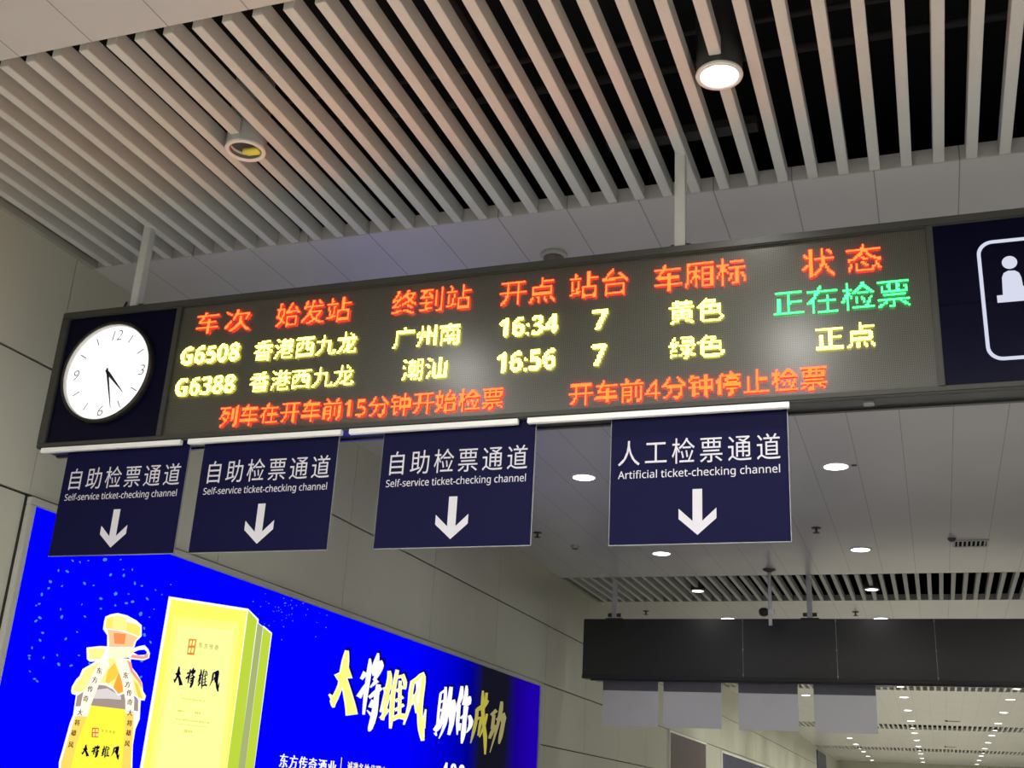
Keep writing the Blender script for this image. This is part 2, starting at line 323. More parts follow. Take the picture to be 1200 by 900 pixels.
HEADLINE = [
 ('shadow_blue', [11.971,2.839,12.02,2.866,12.091,2.897,12.194,2.915,12.286,2.926,12.153,3.048,12.08,3.013,11.985,2.97,11.894,2.935,11.827,2.912]),
 ('shadow_blue', [12.027,3.215,12.002,3.162,11.974,3.092,11.958,3.023,11.947,2.953,11.944,2.882,11.934,2.814,11.898,2.754,11.856,2.703,11.815,2.664,11.789,2.62,11.824,2.578,11.868,2.553,11.924,2.562,11.938,2.592,11.958,2.621,11.977,2.644,12.006,2.686,12.039,2.743,12.075,2.809,12.116,2.882,12.151,2.958,12.166,3.033,12.165,3.104,12.146,3.173,12.125,3.223]),
 ('shadow_blue', [11.741,2.681,11.825,2.627,11.907,2.673,11.772,2.699]),
 ('shadow_blue', [11.958,2.906,12.014,2.832,12.081,2.739,12.132,2.656,12.172,2.583,12.194,2.53,12.206,2.496,12.51,2.539,12.484,2.575,12.44,2.632,12.371,2.704,12.291,2.786,12.197,2.876,12.122,2.947]),
 ('shadow_blue', [12.651,3.203,12.641,3.163,12.628,3.101,12.617,3.009,12.607,2.912,12.599,2.842,12.595,2.766,12.602,2.647,12.611,2.546,12.708,2.55,12.722,2.652,12.739,2.773,12.752,2.848,12.764,2.919,12.777,3.019,12.78,3.113,12.755,3.176,12.727,3.213]),
 ('shadow_blue', [12.562,2.935,12.685,3.023,12.533,3.045,12.464,2.95]),
 ('shadow_blue', [12.564,2.72,12.605,2.771,12.654,2.833,12.693,2.879,12.721,2.911,12.634,2.925,12.593,2.894,12.536,2.849,12.468,2.79,12.413,2.741]),
 ('shadow_blue', [12.859,3.299,12.828,3.256,12.792,3.202,12.758,3.147,12.736,3.088,12.761,3.04,12.793,3.012,12.904,3.032,12.904,3.061,12.911,3.097,12.939,3.145,12.966,3.204,12.957,3.262,12.94,3.304]),
 ('shadow_blue', [12.901,3.193,12.912,3.177,12.916,3.159,12.905,3.13,12.881,3.086,12.839,3.022,12.802,2.97,12.9,2.958,12.963,3.009,13.035,3.073,13.081,3.125,13.102,3.177,13.068,3.216,13.027,3.235]),
 ('shadow_blue', [12.88,2.999,12.742,2.881,12.794,2.867,13.008,2.964]),
 ('shadow_blue', [12.797,2.739,12.87,2.766,12.964,2.804,13.055,2.851,13.124,2.89,13.019,2.925,12.944,2.889,12.854,2.844,12.779,2.801,12.724,2.768]),
 ('shadow_blue', [12.907,2.932,12.898,2.879,12.884,2.797,12.866,2.689,12.844,2.58,12.815,2.487,12.793,2.415,12.798,2.386,12.81,2.377,12.852,2.364,12.893,2.372,12.947,2.403,13.002,2.479,13.045,2.581,13.051,2.696,13.047,2.804,13.059,2.884,13.071,2.938]),
 ('shadow_blue', [12.719,2.595,12.842,2.536,12.921,2.579,12.753,2.614]),
 ('shadow_blue', [12.817,2.742,12.751,2.646,12.873,2.64,12.914,2.737]),
 ('shadow_blue', [13.201,3.121,13.208,3.08,13.207,3.022,13.187,2.951,13.156,2.859,13.114,2.728,13.079,2.618,13.14,2.615,13.223,2.724,13.315,2.856,13.359,2.953,13.371,3.035,13.338,3.1,13.298,3.139]),
 ('shadow_blue', [13.16,2.86,13.401,2.929,13.357,2.967,13.106,2.908]),
 ('shadow_blue', [13.25,2.852,13.209,2.767,13.164,2.665,13.141,2.584,13.129,2.528,13.233,2.528,13.252,2.584,13.282,2.663,13.327,2.764,13.368,2.849]),
 ('shadow_blue', [13.189,2.527,13.373,2.664,13.283,2.683,13.084,2.55]),
 ('shadow_blue', [13.433,3.169,13.413,3.111,13.389,3.03,13.364,2.942,13.347,2.843,13.346,2.729,13.354,2.619,13.373,2.519,13.391,2.446,13.469,2.449,13.488,2.524,13.505,2.627,13.498,2.739,13.491,2.851,13.502,2.948,13.519,3.035,13.532,3.116,13.542,3.173]),
 ('shadow_blue', [13.578,3.112,13.635,3.075,13.691,3.032,13.705,2.991,13.707,2.956,13.797,2.96,13.814,2.999,13.816,3.055,13.758,3.11,13.702,3.15]),
 ('shadow_blue', [13.533,2.895,13.737,2.97,13.679,2.998,13.477,2.923]),
 ('shadow_blue', [13.53,2.773,13.759,2.845,13.708,2.876,13.48,2.803]),
 ('shadow_blue', [13.537,2.661,13.8,2.753,13.743,2.782,13.482,2.689]),
 ('shadow_blue', [13.509,2.54,13.578,2.564,13.656,2.583,13.743,2.583,13.827,2.58,13.853,2.663,13.751,2.659,13.612,2.645,13.498,2.608,13.427,2.578]),
 ('shadow_blue', [13.548,3.044,13.599,2.639,13.717,2.648,13.651,3.054]),
 ('shadow_blue', [13.499,3.055,13.694,3.105,13.666,3.135,13.464,3.092]),
 ('shadow_blue', [13.905,3.066,13.89,3.008,13.874,2.928,13.878,2.858,13.875,2.776,13.831,2.641,13.785,2.524,13.844,2.522,13.926,2.638,14.012,2.777,14.029,2.867,14.028,2.937,14.045,3.014,14.059,3.072]),
 ('shadow_blue', [13.992,3.035,14.087,3.072,14.206,3.124,14.285,3.18,14.271,3.197,14.242,3.178,14.227,3.108,14.22,3.011,14.212,2.9,14.204,2.795,14.206,2.691,14.226,2.593,14.264,2.504,14.334,2.422,14.397,2.363,14.508,2.376,14.502,2.442,14.485,2.531,14.436,2.617,14.389,2.708,14.377,2.806,14.381,2.91,14.396,3.021,14.405,3.121,14.39,3.195,14.318,3.246,14.18,3.206,14.09,3.157,13.987,3.111,13.899,3.073]),
 ('shadow_blue', [14.51,2.531,14.503,2.777,14.446,2.775,14.356,2.528]),
 ('shadow_blue', [14.14,3.03,14.104,2.974,14.059,2.906,14.013,2.843,13.975,2.794,14.047,2.787,14.104,2.834,14.171,2.899,14.214,2.971,14.241,3.028]),
 ('shadow_blue', [14.013,2.92,14.048,2.858,14.089,2.785,14.12,2.731,14.142,2.694,14.289,2.716,14.266,2.754,14.225,2.809,14.152,2.878,14.088,2.935]),
 ('shadow_blue', [14.874,3.026,14.861,2.938,14.847,2.822,14.842,2.698,14.839,2.601,14.969,2.608,14.965,2.705,14.964,2.828,14.973,2.944,14.984,3.032]),
 ('shadow_blue', [15.034,3.129,15.035,3.053,15.03,2.951,15.007,2.84,14.979,2.741,14.954,2.686,14.935,2.657,15.053,2.649,15.086,2.681,15.125,2.741,15.159,2.845,15.18,2.96,15.166,3.065,15.146,3.141]),
 ('shadow_blue', [14.953,3.015,15.139,3.083,15.07,3.111,14.89,3.041]),
 ('shadow_blue', [14.931,2.89,15.115,2.94,15.072,2.969,14.885,2.921]),
 ('shadow_blue', [14.926,2.775,15.101,2.824,15.055,2.852,14.877,2.805]),
 ('shadow_blue', [14.872,2.506,14.939,2.531,15.028,2.575,15.114,2.65,15.18,2.715,15.043,2.735,14.944,2.676,14.836,2.61,14.778,2.567,14.743,2.538]),
 ('shadow_blue', [14.773,2.488,14.859,2.456,14.923,2.472,14.893,2.518]),
 ('shadow_blue', [15.209,3.151,15.19,3.08,15.161,2.967,15.126,2.803,15.081,2.64,15.013,2.519,14.954,2.438,15.008,2.432,15.109,2.512,15.227,2.636,15.302,2.807,15.35,2.974,15.364,3.089,15.362,3.161]),
 ('shadow_blue', [15.118,2.788,15.217,2.837,15.335,2.895,15.413,2.941,15.353,2.951,15.344,2.927,15.339,2.854,15.319,2.757,15.293,2.657,15.27,2.572,15.253,2.51,15.378,2.506,15.431,2.568,15.49,2.658,15.521,2.763,15.532,2.865,15.524,2.945,15.465,3.007,15.283,2.974,15.199,2.921,15.11,2.858,15.039,2.804]),
 ('shadow_blue', [15.618,3.202,15.603,3.14,15.576,3.055,15.521,2.937,15.469,2.836,15.536,2.832,15.653,2.932,15.772,3.056,15.779,3.153,15.754,3.215]),
 ('shadow_blue', [15.546,2.944,15.536,2.84,15.533,2.713,15.563,2.606,15.595,2.529,15.666,2.533,15.682,2.614,15.698,2.723,15.703,2.85,15.704,2.954]),
 ('shadow_blue', [15.813,3.232,15.798,3.174,15.777,3.103,15.745,3.023,15.715,2.956,15.791,2.952,15.877,3.019,15.962,3.107,15.952,3.187,15.919,3.243]),
 ('shadow_blue', [15.872,2.932,15.976,2.955,16.093,2.999,16.106,3.059,16.079,3.102,15.993,3.107,15.896,3.075,15.801,3.043,15.762,3.007,15.733,2.971]),
 ('shadow_blue', [15.789,2.94,15.787,2.847,15.781,2.735,15.766,2.651,15.754,2.576,15.763,2.492,15.774,2.426,15.869,2.426,15.92,2.493,15.971,2.582,15.973,2.661,15.967,2.744,15.987,2.858,16.008,2.952]),
 ('shadow_blue', [15.747,2.75,15.857,2.8,15.783,2.821,15.668,2.773]),
 ('shadow_blue', [15.648,2.695,15.631,2.594,15.749,2.597,15.775,2.699]),
 ('shadow_blue', [15.979,2.82,16.005,2.787,16.025,2.749,16.026,2.715,16.016,2.675,15.985,2.628,15.951,2.589,16.0,2.581,16.08,2.615,16.171,2.664,16.221,2.717,16.231,2.772,16.17,2.819,16.107,2.849]),
 ('art_white', [11.93,2.804,11.979,2.831,12.05,2.861,12.152,2.879,12.244,2.891,12.111,3.012,12.038,2.977,11.944,2.934,11.853,2.9,11.787,2.877]),
 ('art_white', [11.986,3.178,11.961,3.126,11.933,3.056,11.917,2.988,11.906,2.917,11.903,2.847,11.894,2.78,11.858,2.72,11.816,2.669,11.776,2.63,11.749,2.587,11.785,2.544,11.828,2.52,11.884,2.529,11.897,2.558,11.917,2.587,11.936,2.61,11.965,2.652,11.998,2.709,12.033,2.774,12.075,2.847,12.109,2.923,12.124,2.997,12.123,3.068,12.104,3.136,12.083,3.186]),
 ('art_white', [11.702,2.648,11.785,2.593,11.867,2.639,11.732,2.665]),
 ('art_white', [11.918,2.871,11.973,2.797,12.039,2.704,12.09,2.621,12.13,2.549,12.152,2.496,12.164,2.462,12.466,2.505,12.441,2.541,12.396,2.597,12.328,2.669,12.248,2.75,12.155,2.841,12.08,2.911]),
 ('art_white', [12.618,3.166,12.609,3.126,12.596,3.064,12.584,2.973,12.575,2.876,12.567,2.806,12.563,2.731,12.57,2.612,12.579,2.512,12.65,2.514,12.663,2.616,12.68,2.736,12.694,2.811,12.705,2.882,12.718,2.981,12.721,3.074,12.695,3.136,12.668,3.173]),
 ('art_white', [12.506,2.9,12.628,2.988,12.5,3.006,12.432,2.911]),
 ('art_white', [12.508,2.686,12.548,2.737,12.597,2.798,12.636,2.844,12.664,2.876,12.601,2.886,12.56,2.856,12.504,2.812,12.436,2.753,12.381,2.704]),
 ('art_white', [12.825,3.26,12.795,3.218,12.759,3.164,12.725,3.109,12.704,3.051,12.728,3.004,12.76,2.977,12.844,2.992,12.844,3.021,12.85,3.058,12.878,3.106,12.905,3.165,12.896,3.223,12.879,3.264]),
 ('art_white', [12.866,3.159,12.878,3.141,12.883,3.121,12.871,3.092,12.847,3.047,12.805,2.983,12.768,2.931,12.841,2.922,12.903,2.973,12.974,3.036,13.019,3.087,13.04,3.136,13.006,3.174,12.967,3.192]),
 ('art_white', [12.844,2.958,12.707,2.842,12.738,2.833,12.949,2.929]),
 ('art_white', [12.742,2.706,12.814,2.733,12.907,2.77,12.997,2.817,13.066,2.855,12.981,2.884,12.907,2.848,12.817,2.803,12.742,2.761,12.688,2.728]),
 ('art_white', [12.874,2.895,12.865,2.842,12.851,2.761,12.833,2.653,12.811,2.544,12.782,2.451,12.76,2.379,12.765,2.35,12.775,2.339,12.795,2.333,12.835,2.339,12.887,2.369,12.941,2.445,12.984,2.545,12.99,2.659,12.986,2.766,12.998,2.846,13.009,2.9]),
 ('art_white', [12.682,2.565,12.804,2.505,12.865,2.538,12.699,2.574]),
 ('art_white', [12.783,2.705,12.718,2.61,12.814,2.605,12.854,2.701]),
 ('art_white', [13.152,3.082,13.159,3.042,13.158,2.984,13.138,2.913,13.107,2.822,13.066,2.691,13.031,2.582,13.091,2.579,13.174,2.687,13.265,2.818,13.309,2.915,13.321,2.996,13.288,3.061,13.248,3.099]),
 ('art_white', [13.112,2.823,13.351,2.891,13.307,2.929,13.058,2.87]),
 ('art_white', [13.2,2.814,13.16,2.729,13.116,2.628,13.093,2.548,13.081,2.492,13.184,2.491,13.203,2.547,13.232,2.626,13.278,2.726,13.318,2.811]),
 ('art_white', [13.141,2.491,13.323,2.627,13.234,2.646,13.037,2.514]),
 ('art_white', [13.382,3.129,13.363,3.072,13.338,2.991,13.314,2.904,13.297,2.805,13.296,2.692,13.304,2.582,13.323,2.482,13.341,2.41,13.419,2.413,13.437,2.487,13.454,2.59,13.448,2.702,13.44,2.813,13.451,2.909,13.467,2.995,13.481,3.076,13.491,3.133]),
 ('art_white', [13.526,3.072,13.582,3.035,13.639,2.992,13.653,2.952,13.654,2.917,13.743,2.92,13.76,2.959,13.762,3.015,13.705,3.07,13.649,3.11]),
 ('art_white', [13.482,2.856,13.684,2.931,13.627,2.959,13.426,2.884]),
 ('art_white', [13.478,2.734,13.706,2.807,13.655,2.837,13.429,2.765]),
 ('art_white', [13.486,2.623,13.747,2.715,13.691,2.744,13.431,2.652]),
 ('art_white', [13.458,2.504,13.527,2.527,13.604,2.546,13.691,2.546,13.774,2.542,13.8,2.624,13.698,2.621,13.56,2.607,13.447,2.571,13.377,2.541]),
 ('art_white', [13.496,3.004,13.547,2.601,13.665,2.61,13.599,3.015]),
 ('art_white', [13.448,3.016,13.641,3.065,13.613,3.095,13.413,3.053]),
 ('art_white', [13.851,3.026,13.836,2.967,13.82,2.889,13.824,2.818,13.822,2.737,13.777,2.603,13.733,2.487,13.791,2.484,13.872,2.599,13.958,2.738,13.974,2.827,13.973,2.897,13.989,2.973,14.004,3.031]),
 ('art_white', [13.938,2.994,14.032,3.031,14.149,3.082,14.227,3.138,14.214,3.155,14.186,3.136,14.171,3.067,14.164,2.97,14.156,2.86,14.148,2.755,14.15,2.652,14.171,2.554,14.208,2.466,14.278,2.384,14.34,2.325,14.45,2.338,14.445,2.404,14.427,2.492,14.378,2.578,14.332,2.668,14.32,2.766,14.323,2.869,14.338,2.98,14.347,3.08,14.332,3.153,14.26,3.204,14.124,3.164,14.034,3.116,13.932,3.071,13.845,3.033]),
 ('art_white', [14.452,2.492,14.445,2.736,14.388,2.735,14.299,2.489]),
 ('art_white', [14.084,2.989,14.049,2.934,14.004,2.866,13.958,2.803,13.921,2.755,13.992,2.748,14.049,2.795,14.115,2.859,14.158,2.931,14.184,2.987]),
 ('art_white', [13.958,2.88,13.993,2.818,14.033,2.745,14.065,2.692,14.087,2.655,14.232,2.676,14.209,2.714,14.169,2.769,14.096,2.838,14.032,2.894]),
 ('pale_yellow', [11.915,2.811,11.965,2.839,12.037,2.87,12.141,2.888,12.233,2.9,12.121,3.002,12.049,2.968,11.956,2.926,11.867,2.893,11.802,2.87]),
 ('pale_yellow', [12.01,3.18,11.985,3.127,11.957,3.057,11.941,2.989,11.93,2.918,11.927,2.847,11.917,2.779,11.88,2.718,11.838,2.666,11.797,2.627,11.772,2.587,11.808,2.547,11.85,2.524,11.862,2.525,11.874,2.555,11.894,2.587,11.914,2.613,11.943,2.654,11.975,2.71,12.01,2.775,12.051,2.847,12.085,2.922,12.099,2.996,12.099,3.066,12.08,3.134,12.059,3.184]),
 ('pale_yellow', [11.716,2.656,11.801,2.602,11.852,2.63,11.718,2.657]),
 ('pale_yellow', [11.94,2.877,11.995,2.803,12.062,2.709,12.113,2.626,12.153,2.553,12.176,2.5,12.188,2.465,12.441,2.501,12.416,2.537,12.372,2.592,12.305,2.665,12.225,2.745,12.132,2.835,12.057,2.906]),
 ('pale_yellow', [13.881,3.027,13.866,2.969,13.851,2.89,13.855,2.82,13.852,2.737,13.807,2.602,13.76,2.486,13.764,2.485,13.843,2.6,13.927,2.738,13.944,2.825,13.942,2.895,13.959,2.972,13.973,3.03]),
 ('pale_yellow', [13.918,3.002,14.012,3.039,14.126,3.089,14.203,3.144,14.227,3.168,14.217,3.14,14.203,3.069,14.195,2.972,14.188,2.862,14.18,2.757,14.181,2.655,14.202,2.558,14.239,2.469,14.309,2.388,14.371,2.329,14.418,2.334,14.413,2.4,14.395,2.488,14.347,2.574,14.3,2.665,14.288,2.764,14.291,2.867,14.306,2.978,14.315,3.077,14.299,3.149,14.248,3.191,14.148,3.158,14.057,3.109,13.952,3.063,13.864,3.025]),
 ('pale_yellow', [14.419,2.492,14.418,2.736,14.414,2.735,14.331,2.49]),
 ('pale_yellow', [14.115,2.988,14.079,2.933,14.034,2.864,13.987,2.801,13.949,2.752,13.963,2.751,14.02,2.797,14.086,2.861,14.127,2.931,14.153,2.988]),
 ('pale_yellow', [13.988,2.886,14.022,2.824,14.063,2.751,14.095,2.697,14.117,2.659,14.201,2.672,14.179,2.71,14.138,2.764,14.066,2.832,14.003,2.889]),
 ('pale_yellow', [13.179,3.087,13.186,3.046,13.186,2.986,13.166,2.913,13.135,2.821,13.093,2.69,13.058,2.581,13.065,2.58,13.147,2.688,13.237,2.819,13.28,2.914,13.292,2.994,13.26,3.056,13.221,3.094]),
 ('pale_yellow', [13.1,2.833,13.339,2.901,13.318,2.919,13.069,2.86]),
 ('pale_yellow', [13.228,2.813,13.187,2.729,13.143,2.627,13.121,2.548,13.109,2.492,13.157,2.492,13.175,2.548,13.205,2.626,13.25,2.727,13.29,2.812]),
 ('pale_yellow', [13.117,2.496,13.299,2.632,13.258,2.641,13.06,2.509]),
 ('pale_yellow', [13.411,3.13,13.391,3.073,13.367,2.992,13.343,2.905,13.325,2.806,13.324,2.694,13.333,2.583,13.351,2.483,13.369,2.411,13.39,2.412,13.409,2.486,13.425,2.589,13.419,2.7,13.411,2.811,13.422,2.908,13.438,2.994,13.452,3.075,13.462,3.132]),
 ('pale_yellow', [13.551,3.08,13.609,3.043,13.668,2.998,13.683,2.954,13.684,2.918,13.714,2.919,13.73,2.957,13.733,3.009,13.678,3.062,13.623,3.102]),
 ('pale_yellow', [13.465,2.865,13.666,2.939,13.644,2.95,13.443,2.876]),
 ('pale_yellow', [13.463,2.744,13.691,2.816,13.671,2.828,13.444,2.755]),
 ('pale_yellow', [13.469,2.632,13.73,2.724,13.708,2.735,13.448,2.643]),
 ('pale_yellow', [13.44,2.512,13.511,2.536,13.596,2.557,13.692,2.558,13.778,2.554,13.796,2.612,13.697,2.608,13.568,2.596,13.463,2.562,13.395,2.533]),
 ('pale_yellow', [13.526,3.007,13.577,2.603,13.635,2.608,13.57,3.012]),
 ('pale_yellow', [13.438,3.026,13.631,3.076,13.623,3.084,13.423,3.042]),
 ('art_white', [14.834,2.985,14.821,2.897,14.808,2.782,14.802,2.659,14.799,2.562,14.907,2.567,14.903,2.664,14.901,2.787,14.911,2.902,14.921,2.99]),
 ('art_white', [14.992,3.088,14.994,3.012,14.989,2.91,14.966,2.799,14.938,2.7,14.913,2.646,14.894,2.616,14.991,2.609,15.023,2.641,15.062,2.7,15.095,2.803,15.115,2.918,15.102,3.021,15.081,3.097]),
 ('art_white', [14.895,2.977,15.079,3.043,15.024,3.066,14.846,2.997]),
 ('art_white', [14.875,2.852,15.058,2.902,15.024,2.924,14.839,2.877]),
 ('art_white', [14.869,2.737,15.044,2.786,15.008,2.808,14.831,2.762]),
 ('art_white', [14.813,2.469,14.879,2.493,14.967,2.537,15.053,2.611,15.117,2.676,15.0,2.693,14.902,2.634,14.795,2.569,14.737,2.526,14.701,2.497]),
 ('art_white', [14.732,2.452,14.818,2.42,14.863,2.43,14.833,2.477]),
 ('art_white', [15.167,3.109,15.148,3.038,15.119,2.925,15.084,2.762,15.04,2.599,14.972,2.479,14.913,2.398,14.947,2.394,15.046,2.473,15.163,2.596,15.237,2.765,15.284,2.932,15.298,3.046,15.296,3.117]),
 ('art_white', [15.057,2.749,15.155,2.797,15.272,2.855,15.349,2.901,15.307,2.912,15.301,2.886,15.296,2.813,15.277,2.716,15.251,2.616,15.228,2.531,15.211,2.47,15.314,2.466,15.366,2.528,15.424,2.616,15.454,2.721,15.465,2.822,15.458,2.902,15.402,2.96,15.238,2.929,15.155,2.877,15.067,2.815,14.996,2.761]),
 ('art_white', [15.574,3.16,15.559,3.097,15.532,3.012,15.477,2.894,15.426,2.794,15.47,2.791,15.585,2.89,15.703,3.013,15.709,3.108,15.685,3.17]),
 ('art_white', [15.502,2.902,15.492,2.799,15.49,2.672,15.52,2.566,15.551,2.489,15.598,2.491,15.614,2.572,15.63,2.68,15.635,2.807,15.635,2.91]),
 ('art_white', [15.767,3.189,15.753,3.131,15.731,3.059,15.699,2.979,15.67,2.912,15.722,2.91,15.808,2.975,15.891,3.063,15.881,3.142,15.848,3.197]),
 ('art_white', [15.806,2.891,15.908,2.914,16.024,2.957,16.035,3.016,16.008,3.058,15.946,3.061,15.849,3.03,15.754,2.998,15.714,2.961,15.685,2.925]),
 ('art_white', [15.744,2.897,15.742,2.805,15.736,2.693,15.721,2.61,15.71,2.535,15.718,2.451,15.729,2.385,15.8,2.385,15.851,2.452,15.901,2.54,15.903,2.618,15.897,2.701,15.917,2.814,15.937,2.908]),
 ('art_white', [15.682,2.71,15.791,2.759,15.734,2.776,15.62,2.729]),
 ('art_white', [15.604,2.654,15.587,2.553,15.681,2.555,15.706,2.657]),
 ('art_white', [15.932,2.779,15.958,2.746,15.979,2.708,15.979,2.672,15.969,2.632,15.937,2.584,15.904,2.545,15.932,2.541,16.01,2.574,16.1,2.622,16.149,2.674,16.158,2.727,16.099,2.774,16.036,2.803]),
 ('olive_gold', [16.212,2.9,16.218,2.849,16.214,2.777,16.181,2.691,16.142,2.597,16.11,2.493,16.086,2.412,16.127,2.41,16.195,2.491,16.273,2.595,16.32,2.692,16.349,2.781,16.353,2.858,16.348,2.911]),
 ('olive_gold', [16.313,2.879,16.442,2.903,16.608,2.948,16.709,3.016,16.761,3.07,16.636,3.083,16.551,3.038,16.453,2.99,16.347,2.95,16.25,2.917]),
 ('olive_gold', [16.439,3.188,16.424,3.11,16.419,3.001,16.451,2.878,16.498,2.75,16.55,2.64,16.602,2.534,16.651,2.398,16.689,2.287,16.759,2.291,16.771,2.405,16.767,2.548,16.705,2.658,16.636,2.765,16.606,2.893,16.584,3.017,16.547,3.122,16.517,3.196]),
 ('olive_gold', [16.579,3.173,16.566,3.044,16.689,3.052,16.694,3.182]),
 ('olive_gold', [16.313,2.742,16.401,2.775,16.413,2.791,16.401,2.749,16.378,2.672,16.365,2.595,16.355,2.535,16.422,2.535,16.459,2.596,16.497,2.674,16.522,2.754,16.502,2.82,16.345,2.797,16.259,2.758]),
 ('olive_gold', [16.654,2.874,16.619,2.808,16.568,2.719,16.49,2.609,16.423,2.519,16.472,2.515,16.574,2.604,16.686,2.715,16.732,2.809,16.75,2.876]),
 ('olive_grey', [16.933,2.855,17.173,2.95,17.052,2.98,16.835,2.88]),
 ('olive_grey', [16.933,2.882,16.892,2.665,17.037,2.669,17.078,2.889]),
 ('olive_grey', [16.917,2.523,16.967,2.561,17.033,2.614,17.111,2.679,17.176,2.734,17.069,2.747,16.981,2.694,16.884,2.628,16.837,2.57,16.815,2.529]),
 ('olive_grey', [17.254,3.109,17.243,3.065,17.219,2.987,17.174,2.858,17.108,2.698,16.999,2.494,16.905,2.328,16.94,2.327,17.071,2.492,17.226,2.697,17.33,2.86,17.397,2.993,17.398,3.076,17.377,3.12]),
 ('olive_grey', [17.159,2.808,17.339,2.867,17.445,2.9,17.38,2.88,17.346,2.795,17.303,2.688,17.262,2.587,17.257,2.52,17.261,2.478,17.334,2.477,17.381,2.519,17.439,2.587,17.487,2.69,17.525,2.798,17.571,2.889,17.477,2.965,17.246,2.899,17.088,2.828]),
]
BOTTLE = [
 ('art_white', [7.594,2.266,7.605,2.084,7.585,2.022,7.562,1.859,7.541,1.727,7.563,1.633,8.458,1.669,8.406,1.903,8.406,2.032,8.441,2.118,8.414,2.276]),
 ('grey_glass', [7.612,2.25,7.817,2.361,8.039,2.34,8.172,2.317,8.379,2.272,8.401,2.18,8.202,2.177,7.785,2.17,7.614,2.146]),
 ('pale_glass', [7.794,2.291,7.956,2.322,8.145,2.277,8.153,2.25,7.978,2.242,7.812,2.226]),
 ('label_yellow', [7.774,2.171,8.202,2.179,8.274,2.169,8.41,1.667,7.676,1.637,7.684,1.944]),
 ('art_white', [7.756,2.514,7.615,2.434,7.597,2.379,7.565,2.35,7.531,2.291,7.531,2.255,7.547,2.235,7.615,2.231,7.805,2.336,7.922,2.341,8.024,2.321,8.11,2.277,8.248,2.325,8.378,2.272,8.464,2.273,8.473,2.313,8.424,2.348,8.392,2.415,8.31,2.477,8.212,2.529,8.19,2.589,7.897,2.566]),
 ('cream', [7.761,2.495,7.64,2.428,7.619,2.374,7.576,2.332,7.549,2.289,7.551,2.261,7.631,2.254,7.802,2.346,7.929,2.36,8.044,2.339,8.106,2.292,8.243,2.344,8.374,2.287,8.441,2.282,8.44,2.31,8.371,2.397,8.26,2.471,8.194,2.526,8.155,2.576,7.91,2.56]),
 ('gold', [7.914,2.37,7.925,2.463,7.991,2.532,8.06,2.463,8.026,2.406,7.953,2.359]),
 ('amber', [8.026,2.337,8.06,2.463,8.128,2.394,8.161,2.32,8.106,2.292]),
 ('rose', [8.142,2.575,8.204,2.559,8.239,2.5,8.377,2.422,8.407,2.362,8.339,2.417,8.219,2.482]),
 ('gold', [8.274,2.418,8.333,2.393,8.427,2.285,8.372,2.295]),
 ('art_white', [7.775,2.878,7.84,2.908,7.92,2.931,8.046,2.932,8.181,2.91,8.258,2.882,8.281,2.794,8.257,2.771,8.22,2.74,8.208,2.686,7.862,2.638,7.836,2.735,7.773,2.775,7.769,2.833]),
 ('cream_deep', [7.792,2.869,7.874,2.895,7.893,2.793,7.797,2.788]),
 ('cream', [7.874,2.895,7.924,2.916,8.046,2.908,8.068,2.802,7.893,2.793]),
 ('cream_deep', [8.054,2.878,8.163,2.879,8.243,2.863,8.259,2.805,8.24,2.785,8.068,2.802]),
 ('peach', [7.828,2.781,7.946,2.789,8.123,2.787,8.23,2.775,8.192,2.725,8.188,2.69,7.886,2.648,7.852,2.737]),
 ('orange', [7.909,2.765,8.068,2.781,8.072,2.695,7.945,2.681]),
 ('art_white', [7.612,2.604,7.769,2.638,7.88,2.65,7.911,2.536,7.677,2.501,7.641,2.516]),
 ('cream', [7.637,2.598,7.791,2.624,7.845,2.624,7.808,2.539,7.675,2.518]),
 ('art_white', [8.168,2.669,8.262,2.705,8.336,2.725,8.393,2.7,8.428,2.668,8.426,2.626,8.356,2.598,8.178,2.586,8.109,2.606]),
 ('rose', [8.193,2.625,8.347,2.631,8.398,2.668,8.408,2.629,8.341,2.608,8.174,2.598]),
 ('art_blue', [8.2,2.645,8.27,2.674,8.348,2.688,8.385,2.67,8.37,2.648,8.269,2.631]),
 ('cream_pale', [7.876,2.64,8.19,2.684,8.202,2.638,8.15,2.595,7.983,2.562,7.897,2.566]),
 ('ribbon_white', [7.9,2.553,7.922,2.5,7.84,2.354,7.787,2.188,7.762,2.08,7.659,2.08,7.665,2.256,7.752,2.443,7.824,2.543]),
 ('ribbon_gold', [7.659,2.08,7.762,2.08,7.727,1.982,7.694,1.859,7.675,1.688,7.676,1.637,7.567,1.633,7.555,1.724,7.589,1.903,7.622,2.068]),
 ('ribbon_white', [7.978,2.563,8.094,2.578,8.167,2.531,8.256,2.429,8.315,2.266,8.337,2.156,8.226,2.147,8.196,2.254,8.113,2.394,8.021,2.513]),
 ('ribbon_gold', [8.226,2.147,8.337,2.156,8.364,2.029,8.39,1.847,8.424,1.667,8.298,1.662,8.281,1.805,8.258,1.984]),
 ('seal_red', [7.842,2.003,7.923,2.007,7.934,1.933,7.854,1.931]),
 ('cream', [7.854,1.994,7.879,1.995,7.883,1.971,7.858,1.97]),
 ('cream', [7.889,1.997,7.914,1.998,7.918,1.974,7.893,1.973]),
 ('cream', [7.863,1.962,7.888,1.963,7.892,1.938,7.867,1.938]),
 ('cream', [7.898,1.964,7.923,1.965,7.927,1.941,7.902,1.94]),
]
